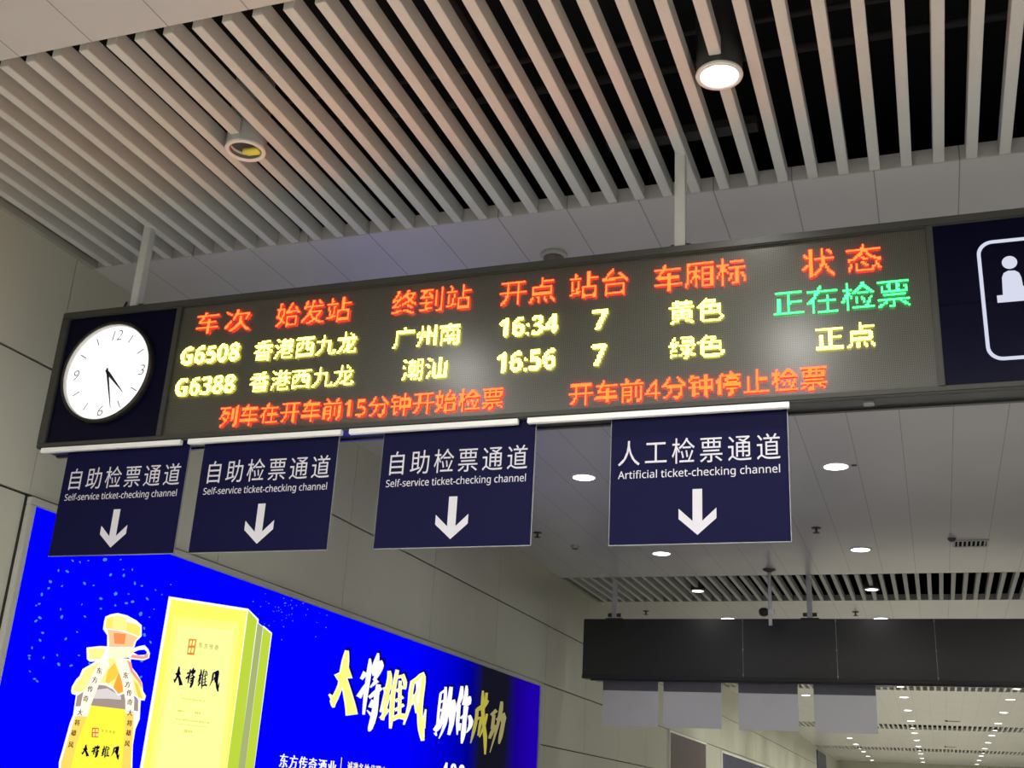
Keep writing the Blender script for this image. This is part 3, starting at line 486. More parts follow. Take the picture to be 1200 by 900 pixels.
BOX = [
 ('art_white', [8.573,3.188,9.872,3.298,10.085,3.23,10.094,3.191,10.183,3.173,10.197,3.18,10.373,3.134,10.356,1.799,10.374,1.697,8.547,1.631]),
 ('box_edge', [8.613,3.17,9.856,3.272,9.873,1.679,8.59,1.633]),
 ('box_mid', [8.69,3.026,9.739,3.143,9.846,1.678,8.675,1.636]),
 ('box_face', [8.78,2.961,9.665,3.054,9.746,1.675,8.758,1.639]),
 ('box_side', [9.876,3.283,10.058,3.214,10.056,3.13,10.069,1.686,9.873,1.679]),
 ('box_gap', [10.072,3.188,10.182,3.165,10.186,1.691,10.062,1.686]),
 ('box_side', [10.19,3.162,10.352,3.122,10.345,1.696,10.186,1.691]),
 ('seal_orange', [8.963,2.87,9.083,2.882,9.079,2.738,8.967,2.73]),
 ('box_face', [8.984,2.858,9.016,2.86,9.011,2.816,8.98,2.813]),
 ('box_face', [9.031,2.865,9.063,2.867,9.059,2.822,9.027,2.82]),
 ('box_face', [8.981,2.792,9.013,2.794,9.008,2.75,8.977,2.748]),
 ('box_face', [9.028,2.799,9.06,2.801,9.055,2.756,9.023,2.754]),
]
BOX_NAME = [
 ('ink_navy', [8.855,2.526,8.865,2.532,8.88,2.538,8.901,2.541,8.919,2.542,8.896,2.574,8.881,2.566,8.862,2.557,8.844,2.55,8.83,2.546]),
 ('ink_navy', [8.868,2.61,8.863,2.599,8.858,2.583,8.856,2.568,8.854,2.553,8.855,2.537,8.853,2.522,8.847,2.509,8.838,2.497,8.83,2.489,8.825,2.479,8.833,2.468,8.842,2.463,8.849,2.464,8.852,2.471,8.856,2.478,8.859,2.483,8.865,2.492,8.871,2.505,8.878,2.519,8.885,2.535,8.891,2.552,8.893,2.569,8.893,2.584,8.888,2.6,8.883,2.611]),
 ('ink_navy', [8.813,2.493,8.832,2.48,8.845,2.49,8.816,2.496]),
 ('ink_navy', [8.858,2.542,8.87,2.524,8.885,2.503,8.897,2.484,8.906,2.467,8.911,2.455,8.914,2.447,8.969,2.458,8.964,2.466,8.954,2.479,8.939,2.495,8.922,2.514,8.902,2.534,8.885,2.55]),
 ('ink_navy', [9.043,2.608,9.04,2.601,9.037,2.589,9.035,2.572,9.033,2.553,9.031,2.54,9.03,2.525,9.032,2.501,9.034,2.482,9.05,2.482,9.053,2.502,9.057,2.525,9.06,2.539,9.062,2.553,9.065,2.572,9.066,2.59,9.06,2.603,9.054,2.61]),
 ('ink_navy', [9.016,2.556,9.043,2.571,9.017,2.581,9.0,2.562]),
 ('ink_navy', [9.016,2.512,9.025,2.523,9.037,2.535,9.046,2.544,9.052,2.551,9.039,2.556,9.03,2.551,9.017,2.542,9.001,2.531,8.989,2.522]),
 ('ink_navy', [9.089,2.626,9.083,2.618,9.075,2.609,9.067,2.599,9.062,2.587,9.068,2.576,9.075,2.571,9.094,2.575,9.094,2.581,9.095,2.586,9.101,2.594,9.107,2.606,9.105,2.617,9.101,2.626]),
 ('ink_navy', [9.1,2.604,9.102,2.601,9.102,2.599,9.101,2.596,9.095,2.588,9.086,2.575,9.077,2.565,9.092,2.559,9.106,2.568,9.122,2.58,9.132,2.59,9.137,2.601,9.128,2.611,9.119,2.614]),
 ('ink_navy', [9.096,2.571,9.063,2.547,9.069,2.543,9.115,2.559]),
 ('ink_navy', [9.07,2.518,9.086,2.522,9.106,2.529,9.126,2.538,9.142,2.545,9.127,2.557,9.11,2.55,9.09,2.542,9.073,2.533,9.06,2.526]),
 ('ink_navy', [9.101,2.557,9.099,2.547,9.096,2.531,9.092,2.51,9.087,2.489,9.081,2.472,9.076,2.458,9.077,2.452,9.079,2.448,9.083,2.446,9.092,2.446,9.104,2.452,9.116,2.467,9.126,2.487,9.127,2.51,9.126,2.53,9.128,2.546,9.131,2.556]),
 ('ink_navy', [9.058,2.491,9.087,2.478,9.097,2.489,9.061,2.494]),
 ('ink_navy', [9.081,2.52,9.066,2.502,9.087,2.498,9.096,2.517]),
 ('ink_navy', [9.205,2.625,9.208,2.615,9.209,2.6,9.206,2.582,9.201,2.56,9.195,2.527,9.189,2.499,9.196,2.498,9.212,2.525,9.229,2.558,9.236,2.582,9.237,2.602,9.229,2.618,9.22,2.628]),
 ('ink_navy', [9.197,2.56,9.247,2.576,9.24,2.584,9.188,2.572]),
 ('ink_navy', [9.221,2.557,9.214,2.536,9.207,2.51,9.203,2.49,9.202,2.475,9.218,2.475,9.221,2.489,9.226,2.509,9.233,2.534,9.24,2.556]),
 ('ink_navy', [9.209,2.475,9.245,2.509,9.232,2.514,9.192,2.481]),
 ('ink_navy', [9.254,2.634,9.251,2.62,9.247,2.6,9.244,2.579,9.242,2.554,9.244,2.525,9.248,2.497,9.254,2.472,9.26,2.454,9.27,2.454,9.272,2.473,9.274,2.499,9.27,2.527,9.266,2.555,9.266,2.579,9.268,2.6,9.269,2.62,9.27,2.634]),
 ('ink_navy', [9.285,2.619,9.297,2.609,9.31,2.598,9.314,2.588,9.315,2.579,9.327,2.579,9.329,2.589,9.328,2.602,9.316,2.616,9.303,2.627]),
 ('ink_navy', [9.275,2.566,9.315,2.583,9.307,2.589,9.267,2.572]),
 ('ink_navy', [9.277,2.536,9.322,2.552,9.316,2.559,9.27,2.542]),
 ('ink_navy', [9.281,2.508,9.333,2.529,9.325,2.535,9.273,2.514]),
 ('ink_navy', [9.277,2.477,9.291,2.483,9.307,2.488,9.327,2.487,9.344,2.486,9.348,2.505,9.327,2.505,9.3,2.502,9.278,2.494,9.264,2.486]),
 ('ink_navy', [9.28,2.602,9.299,2.501,9.317,2.503,9.295,2.604]),
 ('ink_navy', [9.265,2.606,9.304,2.617,9.301,2.622,9.26,2.614]),
 ('ink_navy', [9.407,2.616,9.404,2.603,9.401,2.585,9.402,2.569,9.403,2.551,9.393,2.52,9.383,2.493,9.39,2.492,9.408,2.518,9.428,2.549,9.431,2.57,9.43,2.585,9.433,2.602,9.436,2.615]),
 ('ink_navy', [9.42,2.606,9.442,2.614,9.469,2.624,9.486,2.637,9.49,2.642,9.485,2.638,9.482,2.623,9.481,2.602,9.481,2.577,9.48,2.554,9.481,2.53,9.487,2.508,9.497,2.488,9.514,2.47,9.529,2.457,9.547,2.461,9.544,2.476,9.539,2.496,9.527,2.515,9.516,2.534,9.512,2.556,9.512,2.578,9.514,2.603,9.515,2.624,9.511,2.641,9.495,2.653,9.471,2.646,9.45,2.636,9.426,2.626,9.406,2.618]),
 ('ink_navy', [9.545,2.495,9.541,2.549,9.536,2.549,9.518,2.495]),
 ('ink_navy', [9.463,2.606,9.455,2.594,9.445,2.58,9.435,2.565,9.426,2.554,9.436,2.552,9.448,2.562,9.464,2.576,9.473,2.592,9.478,2.604]),
 ('ink_navy', [9.434,2.582,9.443,2.568,9.453,2.551,9.461,2.539,9.467,2.531,9.492,2.537,9.487,2.545,9.477,2.557,9.459,2.573,9.444,2.585]),
]
BOTTLE_NAME = [
 ('ink_navy', [7.782,1.824,7.789,1.827,7.799,1.83,7.813,1.83,7.825,1.83,7.812,1.854,7.802,1.849,7.789,1.844,7.777,1.841,7.768,1.84]),
 ('ink_navy', [7.794,1.871,7.79,1.865,7.787,1.858,7.785,1.85,7.783,1.841,7.783,1.833,7.782,1.825,7.777,1.818,7.772,1.812,7.766,1.808,7.762,1.802,7.768,1.795,7.774,1.792,7.778,1.793,7.78,1.797,7.783,1.799,7.785,1.801,7.789,1.806,7.793,1.813,7.798,1.821,7.803,1.829,7.808,1.838,7.809,1.847,7.809,1.856,7.806,1.864,7.803,1.871]),
 ('ink_navy', [7.755,1.809,7.768,1.801,7.775,1.808,7.757,1.811]),
 ('ink_navy', [7.786,1.833,7.794,1.824,7.803,1.811,7.811,1.801,7.816,1.792,7.819,1.785,7.821,1.781,7.856,1.787,7.853,1.792,7.847,1.799,7.837,1.808,7.826,1.819,7.813,1.83,7.803,1.839]),
 ('ink_navy', [7.907,1.868,7.905,1.864,7.903,1.858,7.901,1.849,7.899,1.839,7.898,1.832,7.897,1.824,7.898,1.811,7.899,1.8,7.909,1.799,7.912,1.81,7.915,1.822,7.917,1.829,7.919,1.836,7.921,1.847,7.922,1.857,7.918,1.864,7.914,1.868]),
 ('ink_navy', [7.888,1.839,7.906,1.846,7.891,1.856,7.879,1.845]),
 ('ink_navy', [7.887,1.815,7.893,1.821,7.901,1.827,7.907,1.832,7.912,1.835,7.904,1.841,7.898,1.838,7.89,1.834,7.879,1.829,7.871,1.824]),
 ('ink_navy', [7.938,1.876,7.933,1.872,7.928,1.868,7.923,1.864,7.919,1.856,7.923,1.849,7.928,1.846,7.939,1.849,7.94,1.852,7.941,1.853,7.944,1.857,7.949,1.863,7.948,1.87,7.946,1.875]),
 ('ink_navy', [7.945,1.862,7.947,1.86,7.946,1.861,7.945,1.861,7.942,1.856,7.935,1.85,7.929,1.844,7.938,1.839,7.947,1.843,7.958,1.848,7.965,1.853,7.969,1.861,7.962,1.868,7.956,1.87]),
 ('ink_navy', [7.942,1.848,7.92,1.834,7.923,1.831,7.953,1.837]),
 ('ink_navy', [7.923,1.817,7.933,1.819,7.946,1.821,7.96,1.826,7.97,1.829,7.961,1.839,7.95,1.836,7.937,1.832,7.926,1.827,7.917,1.824]),
 ('ink_navy', [7.944,1.839,7.943,1.833,7.94,1.825,7.937,1.814,7.934,1.804,7.93,1.795,7.926,1.787,7.927,1.783,7.928,1.781,7.93,1.779,7.936,1.778,7.944,1.78,7.952,1.788,7.959,1.799,7.96,1.811,7.96,1.823,7.962,1.831,7.963,1.836]),
 ('ink_navy', [7.915,1.804,7.935,1.795,7.939,1.803,7.916,1.806]),
 ('ink_navy', [7.93,1.82,7.921,1.811,7.934,1.806,7.94,1.816]),
 ('ink_navy', [8.013,1.874,8.014,1.869,8.014,1.861,8.012,1.852,8.008,1.84,8.004,1.823,8.0,1.807,8.004,1.806,8.015,1.82,8.026,1.837,8.032,1.849,8.033,1.861,8.027,1.87,8.022,1.876]),
 ('ink_navy', [8.006,1.839,8.038,1.846,8.034,1.852,8.001,1.848]),
 ('ink_navy', [8.021,1.838,8.017,1.827,8.011,1.813,8.009,1.802,8.007,1.795,8.018,1.793,8.02,1.801,8.023,1.811,8.029,1.824,8.034,1.836]),
 ('ink_navy', [8.011,1.793,8.036,1.81,8.028,1.815,8.001,1.799]),
 ('ink_navy', [8.044,1.878,8.042,1.871,8.039,1.86,8.036,1.849,8.035,1.836,8.036,1.82,8.038,1.805,8.041,1.791,8.044,1.781,8.051,1.781,8.053,1.791,8.054,1.805,8.052,1.82,8.05,1.835,8.051,1.848,8.052,1.859,8.054,1.869,8.054,1.877]),
 ('ink_navy', [8.064,1.868,8.072,1.862,8.08,1.856,8.082,1.851,8.082,1.847,8.09,1.846,8.092,1.851,8.091,1.859,8.083,1.867,8.075,1.873]),
 ('ink_navy', [8.056,1.84,8.082,1.848,8.078,1.853,8.052,1.845]),
 ('ink_navy', [8.057,1.824,8.087,1.831,8.083,1.836,8.053,1.829]),
 ('ink_navy', [8.059,1.809,8.093,1.819,8.088,1.824,8.054,1.814]),
 ('ink_navy', [8.056,1.792,8.065,1.795,8.076,1.797,8.089,1.796,8.101,1.794,8.101,1.808,8.088,1.808,8.072,1.807,8.058,1.803,8.048,1.8]),
 ('ink_navy', [8.06,1.86,8.071,1.805,8.082,1.806,8.07,1.86]),
 ('ink_navy', [8.051,1.862,8.076,1.867,8.074,1.871,8.048,1.868]),
 ('ink_navy', [8.141,1.867,8.139,1.86,8.137,1.85,8.138,1.842,8.138,1.832,8.131,1.816,8.124,1.802,8.128,1.801,8.141,1.814,8.153,1.829,8.156,1.841,8.156,1.849,8.158,1.857,8.16,1.864]),
 ('ink_navy', [8.149,1.859,8.163,1.863,8.18,1.867,8.192,1.874,8.196,1.877,8.192,1.876,8.19,1.868,8.189,1.857,8.188,1.844,8.187,1.832,8.188,1.819,8.191,1.806,8.197,1.795,8.208,1.785,8.217,1.778,8.228,1.78,8.227,1.789,8.224,1.8,8.217,1.81,8.21,1.82,8.208,1.831,8.208,1.843,8.21,1.856,8.211,1.867,8.208,1.877,8.198,1.884,8.183,1.882,8.17,1.877,8.155,1.873,8.141,1.869]),
 ('ink_navy', [8.228,1.797,8.226,1.827,8.223,1.827,8.21,1.799]),
 ('ink_navy', [8.177,1.86,8.172,1.854,8.165,1.847,8.159,1.839,8.153,1.834,8.158,1.831,8.167,1.836,8.177,1.842,8.183,1.851,8.187,1.858]),
 ('ink_navy', [8.158,1.847,8.164,1.839,8.17,1.83,8.175,1.823,8.179,1.819,8.195,1.822,8.191,1.827,8.185,1.834,8.174,1.842,8.164,1.849]),
]
CONFETTI = [
 ('confetti_blue', [7.293,3.235,7.281,3.232,7.267,3.237,7.264,3.244,7.275,3.247,7.289,3.242]),
 ('confetti_blue', [7.371,3.237,7.362,3.239,7.355,3.247,7.357,3.254,7.366,3.253,7.374,3.244]),
 ('confetti_blue', [7.469,3.278,7.463,3.273,7.451,3.272,7.445,3.276,7.451,3.281,7.463,3.282]),
 ('confetti_blue', [7.627,3.317,7.633,3.332,7.658,3.342,7.679,3.337,7.674,3.322,7.648,3.311]),
 ('confetti_blue', [7.838,3.36,7.837,3.366,7.845,3.374,7.854,3.375,7.856,3.369,7.847,3.362]),
 ('confetti_blue', [7.144,3.122,7.135,3.127,7.134,3.138,7.141,3.145,7.15,3.14,7.151,3.129]),
 ('confetti_blue', [7.263,3.141,7.248,3.136,7.226,3.14,7.219,3.149,7.234,3.154,7.256,3.15]),
 ('confetti_blue', [7.096,3.027,7.081,3.021,7.063,3.026,7.06,3.038,7.076,3.044,7.094,3.039]),
 ('confetti_blue', [7.062,2.973,7.061,2.982,7.073,2.99,7.086,2.989,7.087,2.98,7.075,2.972]),
 ('confetti_blue', [7.204,3.016,7.204,3.023,7.214,3.031,7.224,3.032,7.224,3.025,7.214,3.017]),
 ('confetti_blue', [7.478,3.083,7.461,3.081,7.445,3.091,7.447,3.102,7.464,3.104,7.479,3.095]),
 ('confetti_blue', [7.744,3.207,7.738,3.218,7.749,3.23,7.766,3.233,7.772,3.223,7.761,3.21]),
 ('confetti_blue', [7.891,3.288,7.894,3.294,7.905,3.3,7.914,3.299,7.912,3.293,7.9,3.288]),
 ('confetti_blue', [7.917,3.233,7.906,3.241,7.909,3.255,7.924,3.262,7.935,3.254,7.932,3.24]),
 ('confetti_blue', [8.02,3.307,8.011,3.31,8.009,3.321,8.015,3.327,8.024,3.324,8.027,3.313]),
 ('confetti_blue', [8.087,3.196,8.073,3.201,8.067,3.215,8.075,3.226,8.089,3.221,8.095,3.206]),
 ('confetti_blue', [8.164,3.203,8.168,3.212,8.184,3.217,8.196,3.213,8.192,3.204,8.176,3.199]),
 ('confetti_blue', [7.015,2.908,7.004,2.914,7.003,2.928,7.013,2.936,7.024,2.93,7.025,2.916]),
 ('confetti_blue', [6.994,2.844,6.996,2.852,7.01,2.857,7.021,2.855,7.018,2.847,7.005,2.841]),
 ('confetti_blue', [6.969,2.827,6.97,2.833,6.979,2.838,6.987,2.836,6.987,2.83,6.977,2.825]),
 ('confetti_blue', [7.249,2.839,7.24,2.843,7.238,2.852,7.244,2.858,7.253,2.854,7.255,2.845]),
 ('confetti_blue', [7.273,2.777,7.262,2.786,7.265,2.802,7.279,2.809,7.29,2.801,7.287,2.785]),
 ('confetti_blue', [7.064,2.745,7.05,2.739,7.028,2.743,7.021,2.753,7.035,2.759,7.057,2.754]),
 ('confetti_blue', [6.994,2.709,6.994,2.719,7.008,2.729,7.022,2.73,7.021,2.72,7.007,2.71]),
 ('confetti_blue', [7.12,2.645,7.111,2.637,7.093,2.637,7.084,2.644,7.092,2.651,7.11,2.652]),
 ('confetti_blue', [7.105,2.578,7.091,2.577,7.077,2.584,7.077,2.594,7.09,2.595,7.104,2.588]),
 ('confetti_blue', [7.026,2.51,7.016,2.513,7.011,2.524,7.017,2.53,7.027,2.527,7.031,2.517]),
 ('confetti_blue', [6.992,2.459,6.999,2.466,7.016,2.468,7.026,2.464,7.019,2.457,7.002,2.454]),
 ('confetti_blue', [7.022,2.431,7.012,2.433,7.005,2.443,7.008,2.45,7.018,2.448,7.025,2.438]),
 ('confetti_blue', [7.16,2.456,7.154,2.462,7.158,2.473,7.167,2.477,7.173,2.47,7.17,2.46]),
 ('confetti_blue', [7.313,2.496,7.302,2.496,7.294,2.504,7.297,2.511,7.308,2.511,7.316,2.503]),
 ('confetti_blue', [7.356,2.427,7.338,2.426,7.322,2.438,7.324,2.449,7.342,2.45,7.358,2.439]),
 ('confetti_blue', [7.463,2.44,7.468,2.449,7.487,2.455,7.501,2.453,7.496,2.444,7.477,2.437]),
 ('confetti_blue', [7.564,2.534,7.556,2.529,7.542,2.529,7.534,2.534,7.542,2.539,7.557,2.539]),
 ('confetti_blue', [7.354,2.627,7.351,2.636,7.362,2.647,7.377,2.647,7.38,2.638,7.369,2.627]),
 ('confetti_blue', [7.491,2.703,7.481,2.701,7.468,2.706,7.466,2.712,7.476,2.714,7.489,2.709]),
 ('confetti_blue', [7.553,2.836,7.542,2.831,7.526,2.835,7.521,2.843,7.533,2.847,7.549,2.843]),
 ('confetti_blue', [7.71,3.012,7.699,3.002,7.676,3.0,7.664,3.008,7.675,3.018,7.698,3.02]),
 ('confetti_blue', [7.695,2.926,7.697,2.935,7.71,2.94,7.722,2.937,7.72,2.929,7.707,2.923]),
 ('confetti_blue', [7.844,3.065,7.836,3.078,7.85,3.094,7.872,3.096,7.881,3.083,7.866,3.068]),
 ('confetti_blue', [8.038,3.033,8.027,3.023,8.003,3.02,7.989,3.026,8.0,3.035,8.024,3.039]),
 ('confetti_blue', [8.067,3.049,8.075,3.062,8.099,3.068,8.115,3.061,8.107,3.049,8.084,3.043]),
 ('confetti_blue', [7.885,2.978,7.872,2.979,7.865,2.987,7.871,2.995,7.885,2.995,7.892,2.986]),
 ('confetti_blue', [8.219,2.955,8.202,2.967,8.209,2.986,8.232,2.994,8.248,2.983,8.241,2.964]),
 ('confetti_blue', [8.297,3.104,8.28,3.103,8.261,3.112,8.26,3.123,8.278,3.125,8.297,3.115]),
 ('confetti_blue', [8.312,2.851,8.298,2.855,8.291,2.868,8.297,2.877,8.311,2.873,8.318,2.86]),
 ('confetti_blue', [8.335,2.797,8.313,2.797,8.3,2.81,8.309,2.823,8.33,2.822,8.344,2.809]),
 ('confetti_blue', [8.435,2.751,8.42,2.752,8.405,2.762,8.406,2.772,8.421,2.771,8.436,2.761]),
 ('confetti_blue', [8.363,2.59,8.352,2.583,8.329,2.582,8.318,2.588,8.329,2.596,8.351,2.596]),
 ('confetti_blue', [8.351,2.449,8.35,2.459,8.365,2.469,8.382,2.47,8.383,2.46,8.368,2.45]),
 ('confetti_blue', [7.057,2.343,7.048,2.343,7.039,2.349,7.038,2.355,7.046,2.355,7.056,2.349]),
 ('confetti_blue', [7.093,2.299,7.099,2.306,7.116,2.309,7.128,2.304,7.121,2.296,7.104,2.294]),
 ('confetti_blue', [7.159,2.282,7.148,2.281,7.132,2.286,7.127,2.294,7.139,2.296,7.155,2.29]),
 ('confetti_blue', [7.587,3.098,7.579,3.092,7.564,3.091,7.556,3.095,7.564,3.101,7.579,3.102]),
 ('confetti_blue', [7.471,2.918,7.468,2.923,7.472,2.931,7.48,2.933,7.483,2.928,7.479,2.921]),
 ('confetti_blue', [8.037,3.11,8.03,3.105,8.016,3.103,8.009,3.108,8.016,3.113,8.029,3.114]),
 ('confetti_blue', [8.383,3.204,8.373,3.201,8.364,3.205,8.364,3.211,8.373,3.214,8.383,3.21]),
 ('confetti_blue', [8.407,3.042,8.4,3.039,8.389,3.039,8.385,3.044,8.392,3.048,8.403,3.047]),
 ('confetti_blue', [8.466,3.179,8.465,3.184,8.473,3.191,8.481,3.192,8.482,3.186,8.475,3.18]),
 ('confetti_blue', [8.564,3.291,8.568,3.296,8.58,3.299,8.588,3.296,8.583,3.291,8.571,3.289]),
 ('confetti_blue', [7.701,2.483,7.69,2.481,7.677,2.486,7.675,2.493,7.686,2.495,7.699,2.49]),
 ('confetti_blue', [8.362,2.968,8.357,2.963,8.345,2.962,8.339,2.966,8.345,2.97,8.356,2.971]),
 ('confetti_blue', [10.565,3.094,10.576,3.102,10.59,3.097,10.579,3.089]),
 ('confetti_blue', [10.4,3.364,10.407,3.369,10.415,3.367,10.409,3.361]),
 ('confetti_blue', [10.528,3.289,10.535,3.294,10.543,3.291,10.537,3.286]),
 ('confetti_blue', [10.623,3.46,10.629,3.464,10.636,3.462,10.63,3.458]),
 ('confetti_blue', [10.914,3.534,10.926,3.543,10.942,3.539,10.93,3.529]),
 ('confetti_blue', [9.909,3.115,9.917,3.122,9.928,3.118,9.92,3.112]),
 ('confetti_blue', [10.333,3.351,10.339,3.356,10.347,3.353,10.341,3.348]),
 ('confetti_blue', [10.782,3.489,10.792,3.497,10.805,3.493,10.795,3.485]),
 ('confetti_blue', [10.142,3.496,10.148,3.502,10.157,3.499,10.15,3.494]),
 ('confetti_blue', [11.474,3.361,11.488,3.371,11.505,3.366,11.491,3.357]),
 ('confetti_blue', [10.425,3.406,10.436,3.415,10.45,3.41,10.439,3.402]),
 ('confetti_blue', [11.269,3.227,11.28,3.234,11.294,3.23,11.283,3.223]),
 ('confetti_blue', [10.709,3.384,10.719,3.391,10.732,3.387,10.722,3.38]),
 ('confetti_blue', [9.932,3.381,9.942,3.39,9.956,3.385,9.946,3.377]),
 ('confetti_blue', [10.497,3.369,10.508,3.378,10.523,3.374,10.511,3.365]),
 ('confetti_blue', [11.303,3.491,11.31,3.495,11.318,3.493,11.312,3.488]),
 ('confetti_blue', [10.657,3.475,10.667,3.482,10.68,3.479,10.67,3.471]),
 ('confetti_blue', [10.181,3.073,10.191,3.081,10.204,3.076,10.194,3.069]),
 ('confetti_blue', [10.071,3.279,10.076,3.283,10.082,3.281,10.078,3.277]),
 ('confetti_blue', [11.007,3.424,11.016,3.431,11.028,3.427,11.018,3.42]),
 ('confetti_blue', [10.744,3.317,10.755,3.325,10.768,3.321,10.757,3.313]),
 ('confetti_blue', [10.435,3.373,10.446,3.381,10.459,3.377,10.449,3.369]),
 ('confetti_blue', [10.552,3.443,10.561,3.45,10.573,3.447,10.564,3.44]),
 ('confetti_blue', [10.07,3.145,10.077,3.15,10.086,3.147,10.079,3.142]),
 ('confetti_blue', [10.57,3.229,10.581,3.238,10.596,3.233,10.585,3.224]),
 ('confetti_blue', [10.653,3.367,10.662,3.374,10.674,3.37,10.665,3.363]),
 ('confetti_blue', [9.879,3.169,9.888,3.177,9.9,3.173,9.891,3.165]),
 ('confetti_blue', [11.261,3.382,11.269,3.387,11.278,3.385,11.271,3.379]),
 ('confetti_blue', [10.327,3.101,10.335,3.106,10.345,3.103,10.337,3.097]),
 ('confetti_blue', [10.537,3.47,10.548,3.479,10.562,3.475,10.551,3.466]),
 ('confetti_blue', [10.603,3.325,10.612,3.332,10.623,3.329,10.614,3.322]),
 ('confetti_blue', [10.283,3.197,10.294,3.205,10.308,3.2,10.297,3.192]),
 ('confetti_blue', [10.48,3.392,10.487,3.398,10.496,3.395,10.489,3.39]),
 ('confetti_blue', [10.081,3.355,10.09,3.363,10.103,3.359,10.093,3.352]),
 ('confetti_blue', [10.35,3.35,10.357,3.356,10.365,3.353,10.358,3.348]),
 ('confetti_blue', [10.667,3.521,10.678,3.529,10.691,3.525,10.681,3.517]),
 ('confetti_blue', [11.026,3.488,11.036,3.496,11.05,3.492,11.039,3.484]),
 ('confetti_blue', [10.227,3.412,10.238,3.421,10.252,3.417,10.241,3.408]),
 ('confetti_blue', [9.756,3.196,9.762,3.201,9.77,3.198,9.764,3.193]),
 ('confetti_blue', [10.174,3.425,10.18,3.429,10.188,3.427,10.182,3.422]),
 ('confetti_blue', [10.505,3.517,10.515,3.524,10.527,3.521,10.518,3.513]),
 ('confetti_blue', [10.608,3.355,10.614,3.36,10.622,3.357,10.616,3.353]),
 ('confetti_blue', [10.553,3.474,10.565,3.483,10.579,3.478,10.568,3.47]),
 ('confetti_blue', [10.195,3.199,10.202,3.205,10.212,3.202,10.204,3.196]),
 ('confetti_blue', [10.364,3.401,10.372,3.407,10.382,3.404,10.374,3.398]),
 ('confetti_blue', [10.7,3.45,10.71,3.458,10.723,3.454,10.713,3.447]),
 ('confetti_blue', [10.376,3.255,10.381,3.259,10.388,3.257,10.383,3.253]),
 ('confetti_blue', [11.465,3.496,11.478,3.505,11.493,3.501,11.481,3.492]),
 ('confetti_blue', [10.697,3.439,10.706,3.446,10.718,3.442,10.709,3.435]),
]
AD_TEXT = [('东', 'ink_brown', 7.801, 2.445, 0.069, 0.051),
 ('方', 'ink_brown', 7.765, 2.368, 0.068, 0.051),
 ('传', 'ink_brown', 7.73, 2.293, 0.067, 0.05),
 ('奇', 'ink_brown', 7.697, 2.215, 0.066, 0.05),
 ('大', 'ink_brown', 7.659, 2.106, 0.066, 0.049),
 ('将', 'ink_brown', 7.647, 2.027, 0.065, 0.049),
 ('雄', 'ink_brown', 7.629, 1.948, 0.065, 0.049),
 ('风', 'ink_brown', 7.621, 1.858, 0.065, 0.049),
 ('东', 'ink_brown', 8.141, 2.448, 0.074, 0.052),
 ('方', 'ink_brown', 8.183, 2.378, 0.074, 0.052),
 ('传', 'ink_brown', 8.223, 2.313, 0.074, 0.052),
 ('奇', 'ink_brown', 8.25, 2.241, 0.074, 0.052),
 ('大', 'ink_brown', 8.276, 2.156, 0.075, 0.053),
 ('将', 'ink_brown', 8.291, 2.074, 0.074, 0.052),
 ('雄', 'ink_brown', 8.301, 1.997, 0.074, 0.052),
 ('风', 'ink_brown', 8.305, 1.91, 0.074, 0.052),
 ('东', 'ink_olive', 7.964, 1.988, 0.033, 0.025),
 ('东', 'ink_olive', 9.149, 2.839, 0.064, 0.053),
 ('方', 'ink_olive', 8.012, 1.988, 0.034, 0.025),
 ('方', 'ink_olive', 9.236, 2.843, 0.065, 0.054),
 ('传', 'ink_olive', 8.06, 1.987, 0.034, 0.025),
 ('传', 'ink_olive', 9.323, 2.847, 0.066, 0.053),
 ('奇', 'ink_olive', 8.108, 1.986, 0.034, 0.025),
 ('奇', 'ink_olive', 9.413, 2.852, 0.067, 0.054),
 ('东', 'art_white', 10.902, 1.905, 0.178, 0.146),
 ('方', 'art_white', 11.102, 1.901, 0.184, 0.148),
 ('传', 'art_white', 11.308, 1.898, 0.189, 0.15),
 ('奇', 'art_white', 11.52, 1.894, 0.196, 0.152),
 ('酒', 'art_white', 11.739, 1.89, 0.202, 0.154),
 ('业', 'art_white', 11.965, 1.886, 0.208, 0.156),
 ('|', 'art_white', 12.173, 1.918, 0.028, 0.173),
 ('诚', 'cream', 12.396, 1.915, 0.132, 0.12),
 ('邀', 'cream', 12.54, 1.912, 0.134, 0.122),
 ('各', 'cream', 12.686, 1.909, 0.137, 0.123),
 ('地', 'cream', 12.835, 1.906, 0.139, 0.123),
 ('代', 'cream', 12.988, 1.903, 0.142, 0.125),
 ('理', 'cream', 13.143, 1.9, 0.146, 0.126),
 ('商', 'cream', 13.301, 1.897, 0.149, 0.127),
 ('4', 'art_white', 15.227, 1.992, 0.232, 0.239),
 ('0', 'art_white', 15.532, 1.99, 0.24, 0.243),
 ('0', 'art_white', 15.843, 1.988, 0.248, 0.247),
 ('-', 'art_white', 16.091, 1.982, 0.255, 0.251),
 ('1', 'olive_grey', 16.323, 1.95, 0.193, 0.215),
 ('0', 'olive_grey', 16.595, 1.951, 0.198, 0.218),
 ('1', 'olive_grey', 16.882, 1.952, 0.205, 0.221),
 ('1', 'olive_grey', 17.128, 1.951, 0.21, 0.223)]
